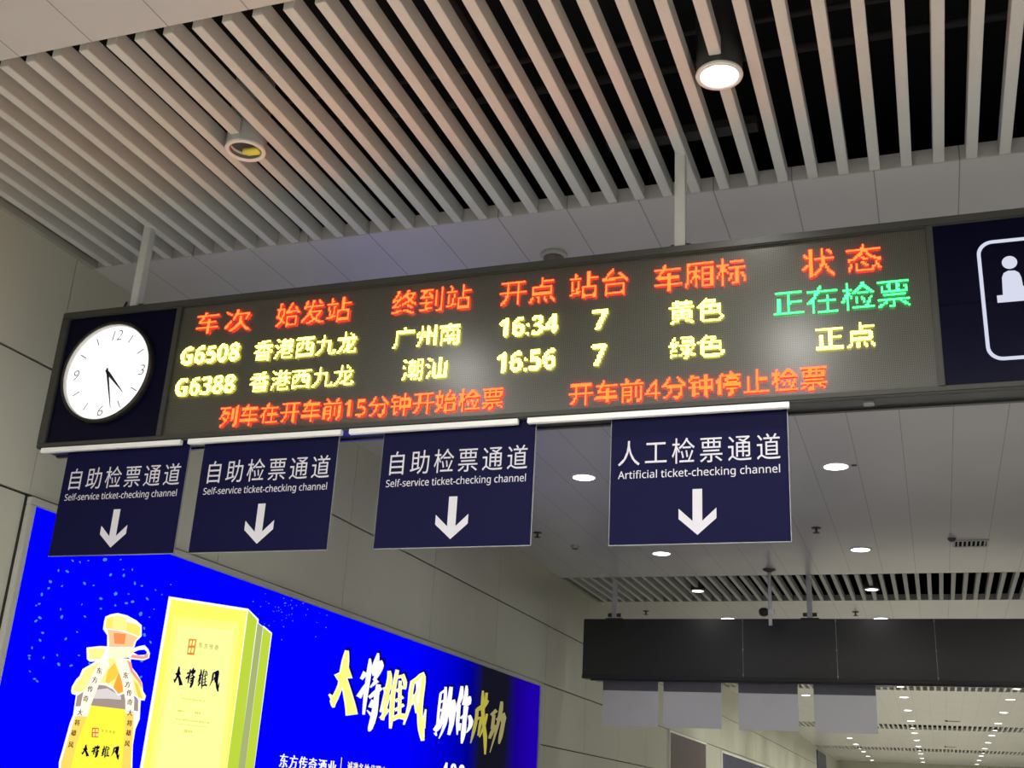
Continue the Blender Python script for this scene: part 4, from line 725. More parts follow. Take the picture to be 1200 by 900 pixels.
MARKS = [
 ('ink_pale', [8.951,2.242,8.969,2.242,8.971,2.227,8.953,2.227]),
 ('ink_pale', [8.977,2.243,9.003,2.244,9.005,2.227,8.979,2.226]),
 ('ink_pale', [9.016,2.241,9.042,2.241,9.042,2.23,9.016,2.23]),
 ('ink_pale', [9.214,2.249,9.236,2.249,9.239,2.23,9.217,2.23]),
 ('ink_pale', [9.247,2.249,9.27,2.25,9.272,2.231,9.249,2.231]),
 ('ink_pale', [9.282,2.248,9.307,2.249,9.308,2.234,9.283,2.233]),
 ('ink_pale', [8.939,2.165,8.963,2.165,8.963,2.157,8.938,2.156]),
 ('ink_pale', [8.976,2.167,8.995,2.167,8.996,2.156,8.977,2.156]),
 ('ink_pale', [9.006,2.166,9.027,2.166,9.027,2.158,9.006,2.158]),
 ('ink_pale', [9.038,2.166,9.052,2.166,9.052,2.158,9.038,2.158]),
 ('ink_pale', [9.058,2.169,9.078,2.169,9.08,2.157,9.059,2.156]),
 ('ink_pale', [9.089,2.167,9.114,2.168,9.114,2.159,9.089,2.158]),
 ('ink_pale', [9.126,2.169,9.143,2.169,9.144,2.158,9.128,2.158]),
 ('ink_pale', [9.152,2.168,9.167,2.168,9.168,2.16,9.153,2.159]),
 ('ink_pale', [9.175,2.168,9.185,2.168,9.186,2.161,9.176,2.16]),
 ('ink_pale', [9.19,2.17,9.21,2.17,9.211,2.159,9.191,2.159]),
 ('ink_pale', [9.22,2.169,9.241,2.169,9.241,2.161,9.22,2.16]),
 ('ink_pale', [9.251,2.17,9.277,2.171,9.277,2.16,9.251,2.16]),
 ('ink_pale', [9.291,2.169,9.304,2.169,9.305,2.162,9.291,2.162]),
 ('ink_pale', [9.31,2.172,9.337,2.173,9.338,2.16,9.311,2.16]),
 ('ink_pale', [9.351,2.172,9.378,2.172,9.378,2.162,9.351,2.161]),
 ('ink_pale', [9.392,2.17,9.408,2.171,9.408,2.164,9.392,2.164]),
 ('ink_pale', [9.416,2.171,9.431,2.171,9.431,2.164,9.416,2.163]),
 ('ink_pale', [9.438,2.174,9.465,2.174,9.466,2.162,9.439,2.162]),
 ('ink_pale', [8.92,2.123,8.942,2.123,8.941,2.12,8.918,2.12]),
 ('ink_pale', [8.953,2.124,8.967,2.124,8.967,2.12,8.953,2.12]),
 ('ink_pale', [8.974,2.124,8.999,2.124,8.998,2.121,8.972,2.12]),
 ('ink_pale', [9.012,2.125,9.035,2.125,9.034,2.12,9.011,2.12]),
 ('ink_pale', [9.046,2.125,9.065,2.126,9.065,2.12,9.046,2.12]),
 ('ink_pale', [9.075,2.125,9.089,2.125,9.089,2.121,9.074,2.121]),
 ('ink_pale', [9.097,2.125,9.109,2.125,9.109,2.122,9.096,2.122]),
 ('ink_pale', [9.116,2.125,9.127,2.125,9.126,2.122,9.116,2.122]),
 ('ink_pale', [9.132,2.125,9.144,2.125,9.144,2.122,9.132,2.122]),
 ('ink_pale', [9.15,2.126,9.177,2.126,9.175,2.122,9.149,2.122]),
 ('ink_pale', [9.19,2.127,9.216,2.127,9.214,2.122,9.189,2.122]),
 ('ink_pale', [9.228,2.127,9.251,2.127,9.25,2.122,9.227,2.122]),
 ('ink_pale', [9.262,2.128,9.289,2.128,9.288,2.122,9.261,2.122]),
 ('ink_pale', [9.302,2.128,9.325,2.128,9.324,2.123,9.301,2.123]),
 ('ink_pale', [9.337,2.128,9.359,2.128,9.358,2.123,9.336,2.123]),
 ('ink_pale', [9.371,2.128,9.391,2.128,9.39,2.124,9.37,2.124]),
 ('ink_pale', [9.401,2.129,9.414,2.129,9.414,2.124,9.401,2.124]),
 ('ink_pale', [9.421,2.128,9.44,2.128,9.439,2.125,9.42,2.125]),
 ('ink_pale', [9.45,2.13,9.464,2.13,9.464,2.124,9.45,2.124]),
 ('ink_pale', [9.087,2.08,9.102,2.08,9.106,2.059,9.091,2.059]),
 ('ink_pale', [9.108,2.084,9.129,2.084,9.135,2.056,9.113,2.056]),
 ('ink_pale', [9.141,2.08,9.157,2.08,9.161,2.059,9.145,2.059]),
 ('ink_pale', [9.165,2.078,9.183,2.078,9.185,2.062,9.168,2.062]),
 ('ink_pale', [9.191,2.078,9.216,2.078,9.218,2.062,9.193,2.062]),
 ('ink_pale', [8.992,2.346,9.018,2.347,9.017,2.34,8.991,2.34]),
 ('ink_pale', [9.03,2.349,9.043,2.349,9.044,2.339,9.032,2.339]),
 ('ink_pale', [9.05,2.348,9.074,2.349,9.073,2.342,9.049,2.341]),
 ('ink_pale', [9.085,2.35,9.105,2.35,9.105,2.342,9.085,2.341]),
 ('ink_pale', [9.115,2.35,9.137,2.35,9.136,2.344,9.114,2.343]),
 ('ink_pale', [9.147,2.353,9.172,2.354,9.172,2.342,9.148,2.342]),
 ('ink_pale', [9.184,2.354,9.206,2.355,9.207,2.344,9.184,2.343]),
 ('ink_pale', [9.218,2.353,9.244,2.354,9.243,2.346,9.217,2.345]),
 ('ink_pale', [9.257,2.356,9.282,2.357,9.282,2.346,9.257,2.345]),
 ('ink_pale', [9.295,2.355,9.316,2.356,9.315,2.349,9.295,2.349]),
 ('ink_pale', [9.325,2.358,9.347,2.359,9.347,2.348,9.326,2.347]),
]

# ---------------------------------------------------------------- the hall
XW = -6.43            # face of the left wall
ZC = 5.65             # underside of the ceiling
XR = 14.0             # right side of the hall
Y0, Y1 = -4.5, 85.2  # open front, far end
PER = 16.0            # one bay of the ceiling
ZONES = [5.62 + PER * k for k in range(-1, 6)]   # middles of the slatted strips
HALF = 1.285

mb = MB(); mb.box(XW - 0.3, XR + 0.3, Y0, Y1 + 0.3, -0.2, 0.0)
tag(mb.build('floor', M['floor']), 'grey stone floor of the hall', 'floor', kind='structure')

# left wall: sheet panels with open dark joints in front of a black backing
mb = MB(); mb.box(XW - 0.3, XW - 0.03, Y0, Y1 + 0.3, 0, 6.7)
wall = mb.build('wall_left', M['groove']); tag(wall, 'pale grey-green panelled wall on the left', 'wall', kind='structure')
mb = MB()
levels = [0.0, 0.55, 1.58, 2.605, 3.63, 4.655, 6.7]
yj = [6.72 + 2.58 * k for k in range(-8, 31)]
yj = [Y0] + [y for y in yj if Y0 < y < Y1] + [Y1]
for a, b in zip(levels, levels[1:]):
    for c, d in zip(yj, yj[1:]):
        mb.box(XW - 0.03, XW, c + 0.0025, d - 0.0025, a + 0.009, b - 0.009, bevel=0.003)
mb.build('panel', M['wall'], wall)

mb = MB(); mb.box(XR, XR + 0.3, Y0, Y1 + 0.3, 0, 6.7)
tag(mb.build('wall_right', M['wall']), 'wall on the right side of the hall', 'wall', kind='structure')
mb = MB(); mb.box(XW, XR, Y1, Y1 + 0.3, 0, 6.7)
tag(mb.build('wall_far', M['wall']), 'pale wall closing the far end of the hall', 'wall', kind='structure')

# the dark void above the slats
mb = MB(); mb.box(XW - 0.3, XR + 0.3, Y0, Y1 + 0.3, 6.7, 6.9)
mb.box(XW - 0.3, XR + 0.3, Y0 - 0.1, Y0, ZC, 6.9)
void = mb.build('ceiling_void', M['void']); tag(void, 'black void above the slatted ceiling', 'ceiling', kind='structure')
mb = MB()
for z in ZONES[1:3]:
    for dy, r, h in ((-0.75, 0.035, 6.33), (0.25, 0.02, 6.2), (0.7, 0.03, 6.28)):
        mb.tube((XW, z + dy, h), (XR, z + dy, h), r)
    for x in (-2.6, -0.6, 0.55, 2.2): mb.tube((x, z - HALF, 6.42), (x, z + HALF, 6.42), 0.03)
mb.build('pipe', M['duct'], void)

# flat ceiling between the slatted strips
edges = [Y0] + [e for z in ZONES for e in (z - HALF, z + HALF)] + [Y1]
for k in range(0, len(edges), 2):
    a, b = edges[k], edges[k + 1]
    if b - a < 0.3: continue
    mb = MB(); mb.box(XW, XR, a, b, ZC, ZC + 0.115, bevel=0.004)
    tag(mb.build('ceiling', M['ceiling']), 'flat grey strip ceiling, %s' % (
        ['in front of the slats', 'above and behind the near departure board', 'beyond the far departure board', 'third bay down the hall',
         'fourth bay down the hall', 'fifth bay down the hall', 'sixth bay down the hall', 'last bay'][min(k // 2, 7)]), 'ceiling', kind='structure')

SP, SW, SH = 0.1981, 0.068, 0.115
LAMP_X = [-4.086, -0.9165, 2.34, 5.5]
slat_me = {}
def slat_part(parent, x, a, b):
    key = (round(b - a, 3),)
    if key not in slat_me:
        q = MB(); q.box(-SW / 2, SW / 2, 0, b - a, 0, SH, bevel=0.003)
        o = q.build('slat', M['slat']); slat_me[key] = o.data
    else:
        o = bpy.data.objects.new('slat', slat_me[key]); C.objects.link(o)
    o.parent = parent; o.location = (x - parent.location.x, a - parent.location.y, ZC + 0.004 - parent.location.z)
    return o
ns = int((XR - (XW + 0.1)) / SP)
xs = [-3.888 + SP * k for k in range(-12, 91)]
xs = [x for x in xs if x < XR - 0.05]
for zi, z in enumerate(ZONES):
    root = thing('ceiling_slats', (0, z, ZC), 'strip of slatted ceiling %s' % ['behind the viewer', 'in front of the near departure board', 'above the far departure board',
                 'third one down the hall', 'fourth one down the hall', 'fifth one down the hall', 'last one before the far wall'][zi], 'ceiling', kind='structure')
    a, b = z - HALF + 0.055, z + HALF
    mb = MB()
    mb.box(XW, XW + 0.05, z - HALF, b, ZC - 0.01, ZC + 0.05, bevel=0.003)
    mb.build('wall_angle', M['trim'], root)
    near = zi in (1, 2)
    rest = MB()
    n = 0
    for x in xs:
        lamp = any(abs(x - lx) < 0.03 for lx in LAMP_X)
        spans = [(a, z - 0.07 - 0.137), (z - 0.07 + 0.137, b)] if lamp else [(a, b)]
        for c, d in spans:
            if near and n < 98 and x < 9:
                slat_part(root, x, c, d); n += 1
            else: rest.box(x - SW / 2, x + SW / 2, c, d, ZC + 0.004, ZC + SH)
    o = rest.build('slat', M['slat'], root); o['kind'] = 'stuff'

# ---------------------------------------------------------------- downlights
def recessed(x, y):
    t = thing('downlight', (x, y, ZC), '', 'light')
    q = MB(); q.lathe([(0.142, 0.03), (0.142, -0.010), (0.146, -0.014), (0.162, -0.012), (0.168, -0.002), (0.168, 0.004)], x, y, 36, base=ZC)
    q.build('trim_ring', M['white_plastic'], t)
    q = MB(); q.disc(x, y, ZC - 0.009, 0.142, 36); q.build('lens', M['lens'], t)
    return t
def surface(x, y, lit=True):
    t = thing('downlight', (x, y, ZC), '', 'light')
    q = MB(); q.lathe([(0.02, 0.52), (0.125, 0.52), (0.132, 0.50), (0.132, -0.03)], x, y, 40, base=ZC); q.build('housing', M['dark_metal' if lit else 'lamp_body'], t)
    q = MB(); q.lathe([(0.132, -0.028), (0.136, -0.04), (0.132, -0.05), (0.112, -0.05), (0.106, -0.04), (0.098, 0.0)], x, y, 40, base=ZC); q.build('trim_ring', M['white_plastic'], t)
    if lit:
        q = MB(); q.disc(x, y, ZC - 0.042, 0.107, 40); q.build('lens', M['lens'], t)
    else:
        q = MB(); q.lathe([(0.104, -0.04), (0.09, 0.08), (0.05, 0.13), (0.001, 0.135)], x, y, 40, base=ZC); q.build('reflector', M['reflector'], t)
        q = MB(); q.tube((x - 0.035, y + 0.035, ZC - 0.02), (x + 0.085, y + 0.045, ZC - 0.02), 0.022); q.tube((x - 0.03, y + 0.075, ZC - 0.012), (x + 0.07, y + 0.082, ZC - 0.012), 0.018)
        q.build('lamp_tube', M['lamp_tube'], t)
    return t
spot_data = bpy.data.lights.new('downlight_beam', 'SPOT')
spot_data.energy = SPOT_WATTS; spot_data.color = SPOT_COLOUR; spot_data.spot_size = math.radians(168); spot_data.spot_blend = 0.9
spot_data.shadow_soft_size = 0.1
narrow = spot_data.copy(); narrow.spot_size = math.radians(125)          # deep cylindrical fittings
strong = spot_data.copy(); strong.energy = SPOT_WATTS * 1.6; strong.color = (1.0, 0.97, 0.83); dim = spot_data.copy(); dim.energy = SPOT_WATTS * 0.40              # brighter fittings further down the hall
def beam(parent, x, y):
    l = bpy.data.objects.new('beam', strong if parent.location.y > 30 else dim if parent.location.y > 8 else narrow if 'cylindrical' in parent['label'] else spot_data); C.objects.link(l); l.parent = parent
    l.location = (0, 0, -0.08)
ROWN = ['nearest the left wall', 'second from the left wall', 'third from the left wall', 'fourth from the left wall']
ORD = ['first', 'second', 'third', 'fourth', 'fifth', 'sixth', 'seventh', 'eighth', 'ninth', 'tenth', 'eleventh', 'twelfth', 'thirteenth', 'fourteenth', 'fifteenth',
       'sixteenth', 'seventeenth', 'eighteenth', 'nineteenth', 'twentieth', 'twenty-first', 'twenty-second', 'twenty-third', 'twenty-fourth', 'twenty-fifth']
protoR = protoS = None
for ri, x in enumerate(LAMP_X):
    n = 0
    for k in range(-1, 6):
        for dy, surf in ((-0.07, True), (3.4, False), (8.1, False), (12.75, False)):
            y = 5.62 + PER * k + dy
            if k == -1 and dy == 12.75: y = 3.1
            if y < Y0 or y > Y1 - 0.4: continue
            off = surf and k == 0 and ri == 0
            if off: t = surface(x, y, False)
            elif surf:
                if protoS is None: protoS = t = surface(x, y)
                else: t = copy_tree(protoS); t.location = (x, y, ZC)
            else:
                if protoR is None: protoR = t = recessed(x, y)
                else: t = copy_tree(protoR); t.location = (x, y, ZC)
            if off: tag(t, 'unlit round downlight with a dark reflector and a yellow lamp inside, hanging among the slats', 'light', 'downlights of the hall ceiling'); continue
            if y < 0: lab = 'lit round downlight behind the viewer, row %s' % ROWN[ri]
            else:
                lab = 'lit %s downlight, %s ahead in the row %s' % ('cylindrical' if surf else 'recessed round', ORD[n], ROWN[ri]); n += 1
            if surf and k == 0 and ri == 1: lab = 'large glaring cylindrical downlight among the slats above the near departure board'
            tag(t, lab, 'light', 'downlights of the hall ceiling')
LIGHTS = [o for o in C.objects if o.name.startswith('downlight') and o.parent is None and o.type == 'EMPTY' and not o['label'].startswith('unlit')]
for t in LIGHTS: beam(t, 0, 0)

# ---------------------------------------------------------------- near departure board
YF, YB_, ZB, ZT = 6.29, 6.55, 3.856, 4.937
XL, XE = -6.05, 1.80
board = thing('departure_board', ((XL + XE) / 2, (YF + YB_) / 2, ZB), 'dark departure board with lit red, yellow and green writing and a clock', 'departure board')
mb = MB(); mb.box(XL + 0.004, XE - 0.004, YF + 0.045, YB_, ZB, ZT - 0.004, bevel=0.006); mb.box(XL + .02, XE - .02, YB_ - 0.06, YB_ - 0.03, ZB - 0.012, ZB)
mb.build('housing', M['housing'], board)
mb = MB()   # front frame: outer bars and the two uprights
mb.box(XL, XE, YF, YF + 0.05, 4.880, ZT, bevel=0.008); mb.box(XL, XE, YF, YF + 0.05, ZB - 0.002, 3.893, bevel=0.008)
for a, b in ((XL, -5.978), (-5.012, -4.968), (0.147, 0.182), (1.74, XE)): mb.box(a, b, YF + 0.001, YF + 0.05, 3.89, 4.885, bevel=0.004)
mb.build('frame', M['bezel'], board)
mb = MB(); mb.box(-5.985, -5.005, YF + 0.022, YF + 0.044, 3.888, 4.886)
o = mb.build('clock_panel', M['navy_panel'], board); o['label'] = 'black-blue panel round the clock'

CX, CZ, CR = -5.532, 4.412, 0.366
clock = MB(); clock.lathe([(CR + 0.030, 0.03), (CR + 0.030, -0.016), (CR + 0.022, -0.026), (CR + 0.010, -0.026), (CR + 0.006, -0.02), (CR + 0.006, 0.03)], CX, CZ, 72, axis='y', base=YF)
ck = clock.build('clock', M['black'], board); ck['label'] = 'round white clock reading just before half past four'
mb = MB(); mb.lathe([(CR + 0.0055, -0.018), (CR + 0.001, -0.018), (CR + 0.001, 0.016)], CX, CZ, 72, axis='y', base=YF); mb.build('inner_rim', M['white_plastic'], ck)
mb = MB(); mb.disc(CX, CZ, YF + 0.014, CR + 0.001, 72, axis='y'); mb.build('dial', M['dial'], ck)
mb = MB()
for s_, dx, dz, ww in (('12', 0.02, 0.295, 0.085), ('3', 0.29, 0.0, 0.045), ('6', -0.01, -0.295, 0.05), ('9', -0.295, 0.0, 0.05)):
    write(mb, s_, CX + dx - ww / 2, CX + dx + ww / 2, CZ + dz - 0.04, CZ + dz + 0.04, YF + 0.0125, bold=-0.012, slant=0.15)
mb.build('numerals', M['clock_grey'], ck)
mb = MB()
for h in range(12):
    if h % 3 == 0: continue
    a = math.radians(90 - 30 * h); d = Vector((math.cos(a), math.sin(a))); n_ = Vector((-d.y, d.x)) * 0.0042
    p, q = d * 0.262, d * 0.325
    k = mb.add([(CX + e.x, YF + 0.0125, CZ + e.y) for e in (p - n_, q - n_, q + n_, p + n_)]); mb.face((k, k + 1, k + 2, k + 3))
mb.build('hour_marks', M['clock_grey'], ck)
def hand(name, dx, dz, wd, yy, tail):
    d = Vector((dx, dz)); L = d.length; d /= L; n_ = Vector((-d.y, d.x)); q = MB()
    pts = [d * -tail - n_ * wd * .7, d * 0.02 - n_ * wd, d * L - n_ * 0.002, d * L + n_ * 0.002, d * 0.02 + n_ * wd, d * -tail + n_ * wd * .7]
    k = q.add([(CX + e.x, yy, CZ + e.y) for e in pts] + [(CX + e.x, yy + 0.002, CZ + e.y) for e in pts])
    q.face(range(k, k + 6)); q.face(range(k + 11, k + 5, -1))
    for i in range(6): q.face((k + i, k + (i + 1) % 6, k + 6 + (i + 1) % 6, k + 6 + i))
    q.disc(CX, CZ, yy - 0.001, 0.013, 20, axis='y')
    q.build(name, M['black'], ck)
hand('hour_hand', 0.165, -0.165, 0.013, YF + 0.007, 0.03)
hand('minute_hand', 0.085, -0.283, 0.010, YF + 0.003, 0.035)

mb = MB(); mb.box(-4.975, 0.152, YF + 0.026, YF + 0.044, 3.888, 4.886)
led = mb.build('led_screen', M['led'], board); led['label'] = 'grey-brown dot matrix screen'
YL = YF + 0.012
ROWS = [
    ('red_heading_row', 'led_red', 0.0, 0.55, [('车', -4.827, -4.641, 4.655, 4.82), ('次', -4.587, -4.375, 4.647, 4.816), ('始发站', -4.165, -3.583, 4.644, 4.828),
        ('终到站', -3.265, -2.694, 4.645, 4.826), ('开点', -2.488, -2.109, 4.636, 4.82), ('站台', -2.015, -1.627, 4.64, 4.824), ('车厢标', -1.462, -0.892, 4.634, 4.815),
        ('状', -0.561, -0.37, 4.632, 4.816), ('态', -0.307, -0.107, 4.64, 4.813)]),
    ('first_train_row', 'led_yellow', 0.0, 0.42, [('G6508', -4.913, -4.429, 4.421, 4.555), ('香港西九龙', -4.305, -3.504, 4.401, 4.554), ('广州南', -3.231, -2.75, 4.398, 4.552),
        ('16:34', -2.477, -2.08, 4.419, 4.548), ('7', -1.851, -1.756, 4.419, 4.55), ('黄色', -1.365, -1.034, 4.405, 4.559)]),
    ('boarding_status', 'led_green', 0.0, 0.52, [('正在检票', -0.738, 0.035, 4.392, 4.569)]),
    ('second_train_row', 'led_yellow', 0.0, 0.42, [('G6388', -4.915, -4.427, 4.182, 4.316), ('香港西九龙', -4.304, -3.502, 4.168, 4.315), ('潮汕', -3.147, -2.829, 4.166, 4.319),
        ('16:56', -2.48, -2.087, 4.174, 4.31), ('7', -1.851, -1.76, 4.177, 4.313), ('绿色', -1.364, -1.034, 4.175, 4.319), ('正点', -0.501, -0.168, 4.16, 4.309)]),
    ('red_notice_row', 'led_red', 0.0, 0.50, [('列车在开车前15分钟开始检票', -4.507, -2.422, 3.93, 4.079), ('开车前4分钟停止检票', -1.987, -0.45, 3.92, 4.067)]),
]
for nm, mm, bold, need, items in ROWS:
    mb = MB()
    for s_, a, b, c, d in items:
        led_write(mb, sans(s_, s_[0] in 'G17'), a, b, c, d, YL, bold=0.0, need=need)
    mb.build(nm, M[mm], led)

mb = MB(); mb.box(0.178, 1.745, YF + 0.012, YF + 0.044, 4.3785, 4.886); mb.box(0.178, 1.745, YF + 0.012, YF + 0.044, 3.888, 4.3765)
pp = mb.build('pictogram_panel', M['navy_panel'], board); pp['label'] = 'dark navy panel with a white pictogram'
mb = MB()
def rrect(x0, x1, z0, z1, r, n=8):
    out = []
    for cx, cz, a0 in ((x1 - r, z1 - r, 0), (x0 + r, z1 - r, 90), (x0 + r, z0 + r, 180), (x1 - r, z0 + r, 270)):
        for i in range(n + 1):
            a = math.radians(a0 + 90 * i / n); out.append((cx + r * math.cos(a), cz + r * math.sin(a)))
    return out
yp = YF + 0.010
A = rrect(0.406, 1.142, 4.018, 4.752, 0.085); B = rrect(0.426, 1.122, 4.039, 4.731, 0.066)
ka = mb.add([(x, yp, z) for x, z in A]); kb = mb.add([(x, yp, z) for x, z in B]); nn = len(A)
for i in range(nn):
    j = (i + 1) % nn; mb.face((ka + i, ka + j, kb + j, kb + i))
def poly(q, pts, y):
    k = q.add([(x, y, z) for x, z in pts]); q.face(range(k, k + len(pts)))
for cx, sg in ((0.571, 1), (0.985, -1)):
    mb.disc(cx, 4.603, yp, 0.040, 32, axis='y')
    pts = [(-0.052, 4.404), (-0.047, 4.515), (-0.036, 4.541), (-0.012, 4.553), (0.022, 4.551), (0.043, 4.535), (0.052, 4.505), (0.056, 4.45), (0.10, 4.468), (0.128, 4.492), (0.137, 4.482), (0.108, 4.444), (0.072, 4.404)]
    poly(mb, [(cx + sg * u, z) for u, z in pts], yp)
poly(mb, [(0.488, 4.362), (0.488, 4.407), (0.82, 4.407), (0.82, 4.362)], yp - 0.0005)
poly(mb, [(0.93, 4.10), (0.93, 4.41), (1.04, 4.41), (1.04, 4.10)], yp - 0.0005)
poly(mb, [(0.70, 4.50), (0.79, 4.53), (0.80, 4.49), (0.71, 4.46)], yp - 0.0007)
mb.build('pictogram', M['picto'], pp)

for a, b in ((-5.994, -4.79), (-4.732, -3.541), (-3.485, -2.313), (-2.25, -0.662)):
    mb = MB(); mb.box(a, b, YF - 0.004, YF + 0.03, 3.818, 3.853, bevel=0.003)
    o = mb.build('sign_rail', M['alu'], board); o['label'] = 'white aluminium rail under the board'
for x in (-5.50, -1.32):
    mb = MB(); mb.box(x - 0.034, x + 0.034, 6.392, 6.46, ZT - 0.006, 5.80, bevel=0.004)
    r = mb.build('hanging_post', M['steel'], board)
    mb = MB(); mb.box(x - 0.5, x + 0.5, 6.37, 6.48, 5.80, 5.86); mb.build('support_channel', M['duct'], r)
    mb = MB(); mb.box(x - 0.09, x + 0.09, 6.385, 6.467, ZT - 0.006, ZT + 0.012, bevel=0.003)
    for s_ in (-1, 1): mb.tube((x + s_ * 0.034, 6.426, ZT + 0.06), (x + s_ * 0.062, 6.426, ZT + 0.06), 0.016); mb.tube((x + s_ * 0.062, 6.426, ZT + 0.06), (x + s_ * 0.075, 6.426, ZT + 0.06), 0.009)
    mb.build('bolt', M['dark_metal'], r)
mb = MB(); mb.tube((-5.60, 6.40, ZT - 0.004), (-5.585, 6.42, ZT + 0.10), 0.009); mb.build('cable_end', M['black'], board)
mb = MB(); mb.box(-0.26, -0.20, YF + 0.07, YF + 0.13, ZB - 0.018, ZB + 0.002, bevel=0.003); mb.build('latch', M['seam'], board)

# ---------------------------------------------------------------- hanging channel signs
def channel_sign(cx, front, z0, cn, en, label, group, flip=1, half=0.523, back=False):
    """flip = 1: the printed face looks along -Y and the sheet lies behind it"""
    z1 = ZB - 0.003
    t = thing('channel_sign', (cx, front, z0), label, 'hanging sign', group)
    y0, y1 = (front, front + 0.014) if flip > 0 else (front - 0.014, front)
    q = MB(); q.box(cx - half, cx + half, y0, y1, z0, z1 if not back else z1, bevel=0.002)
    face = front - 0.0012 * flip
    p = q.build('panel', M['sign_back'] if back else M['seam'], t)
    q = MB(); k = q.add([(cx - half + 0.003, face, z0 + 0.004), (cx + half - 0.003, face, z0 + 0.004), (cx + half - 0.003, face, z1), (cx - half + 0.003, face, z1)]); q.face((k, k + 1, k + 2, k + 3))
    q.build('navy_face', M['navy'], t)
    f2 = face - 0.0012 * flip
    q = MB()
    write_spaced(q, cn, *((cx - 0.482, cx + 0.482) if flip > 0 else (cx + 0.482, cx - 0.482)), z0 + 0.478, z0 + 0.636, f2)
    q.build('chinese_lettering', M['white_vinyl'], t)
    q = MB()
    write(q, sans(en), *((cx - 0.474, cx + 0.472) if flip > 0 else (cx + 0.474, cx - 0.472)), z0 + 0.385, z0 + 0.450, f2, bold=0.005)
    q.build('english_lettering', M['white_vinyl'], t)
    q = MB(); poly(q, [(cx + u, z0 + v) for u, v in ((-0.028, 0.322), (0.028, 0.322), (0.028, 0.133), (0.109, 0.208), (0.109, 0.147), (0, 0.052), (-0.109, 0.147), (-0.109, 0.208), (-0.028, 0.133))], f2)
    q.build('down_arrow', M['white_vinyl'], t)
    if back:
        q = MB(); yb = front - 0.014 if flip < 0 else front + 0.014
        q.box(cx - half, cx + half, min(yb, yb - 0.012 * (1 if flip < 0 else -1)), max(yb, yb - 0.012 * (1 if flip < 0 else -1)), z0 + 0.622, z1, bevel=0.002)
        q.build('hanger_plate', M['hanger'], t)
    return t
SELF, MAN = ('自助检票通道', 'Self-service ticket-checking channel'), ('人工检票通道', 'Artificial ticket-checking channel')
for cx, z0, (cn, en), lab in ((-5.258, 3.060, SELF, 'navy self-service channel sign with a white down arrow, hanging under the clock'),
                              (-4.098, 3.060, SELF, 'navy self-service channel sign, second from the clock, under the train numbers'),
                              (-2.727, 3.058, SELF, 'navy self-service channel sign, third from the clock, right of a wide gap'),
                              (-1.201, 3.046, MAN, 'navy sign reading artificial ticket-checking channel, right end of the near row')):
    channel_sign(cx, 6.334, z0, cn, en, lab, 'channel signs under the near departure board')

# ---------------------------------------------------------------- far departure board, seen from behind
G0, G1_ = 20.64, 20.895
X2 = 3.5
far = thing('departure_board', ((-6.06 + X2) / 2, (G0 + G1_) / 2, ZB), 'long black departure board seen from behind, hanging further down the hall', 'departure board')
mb = MB(); mb.box(-6.06, X2, G0 + 0.012, G1_, ZB, ZT, bevel=0.006); mb.build('housing', M['housing'], far)
cuts = [-6.06, -3.115, -1.51, 0.10, 1.71, X2]
for a, b in zip(cuts, cuts[1:]):
    mb = MB(); mb.box(a + 0.004, b - 0.004, G0, G0 + 0.014, ZB + 0.06, ZT - 0.012, bevel=0.002); mb.build('back_panel', M['backing'], far)
for x in cuts[1:-1]:
    mb = MB(); mb.box(x - 0.004, x + 0.004, G0 + 0.004, G0 + 0.014, ZB + 0.06, ZT - 0.012)
    for h in (ZB + 0.1, (ZB + ZT) / 2, ZT - 0.04): mb.tube((x, G0 - 0.004, h), (x, G0 + 0.004, h), 0.014)
    mb.build('seam_strip', M['seam'], far)
mb = MB(); mb.box(-6.06, X2, G0 - 0.02, G0 + 0.02, ZB - 0.004, ZB + 0.055, bevel=0.006); mb.box(-5.9, X2, G0 + 0.02, G0 + 0.08, ZB - 0.035, ZB + 0.001); mb.build('bottom_channel', M['housing'], far)
for a, b in ((-5.85, -4.65), (-4.6, -3.5), (-3.3, -2.2), (-2.0, -0.6)):
    mb = MB(); mb.box(a, b, G1_ - 0.018, G1_ + 0.010, 3.818, 3.853, bevel=0.003); mb.build('sign_rail', M['alu'], far)
for x in (-5.50, -1.95, 1.9):
    mb = MB(); mb.box(x - 0.045, x + 0.045, 20.73, 20.82, ZT - 0.006, 5.85, bevel=0.004); r = mb.build('hanging_post', M['steel'], far)
    mb = MB(); mb.box(x - 0.16, x + 0.16, 20.72, 20.83, ZT - 0.006, ZT + 0.03, bevel=0.004)
    for s_ in (-1, 1): mb.tube((x + s_ * 0.04, 20.77, ZT + 0.09), (x + s_ * 0.12, 20.77, ZT + 0.09), 0.035)
    mb.build('bolt', M['dark_metal'], r)
for cx, hf, (cn, en), lab in ((-5.195, 0.515, SELF, 'blank grey back of a channel sign, nearest the left wall under the far board'),
                          (-4.062, 0.52, SELF, 'blank grey back of a channel sign, second from the left wall under the far board'),
                          (-2.726, 0.512, SELF, 'blank pale back of a channel sign, third from the left wall under the far board'),
                          (-1.43, 0.515, MAN, 'blank pale sign back, fourth and last from the left wall under the far board')):
    channel_sign(cx, 20.872, 3.048, cn, en, lab, 'channel signs under the far departure board', flip=-1, half=hf, back=True)

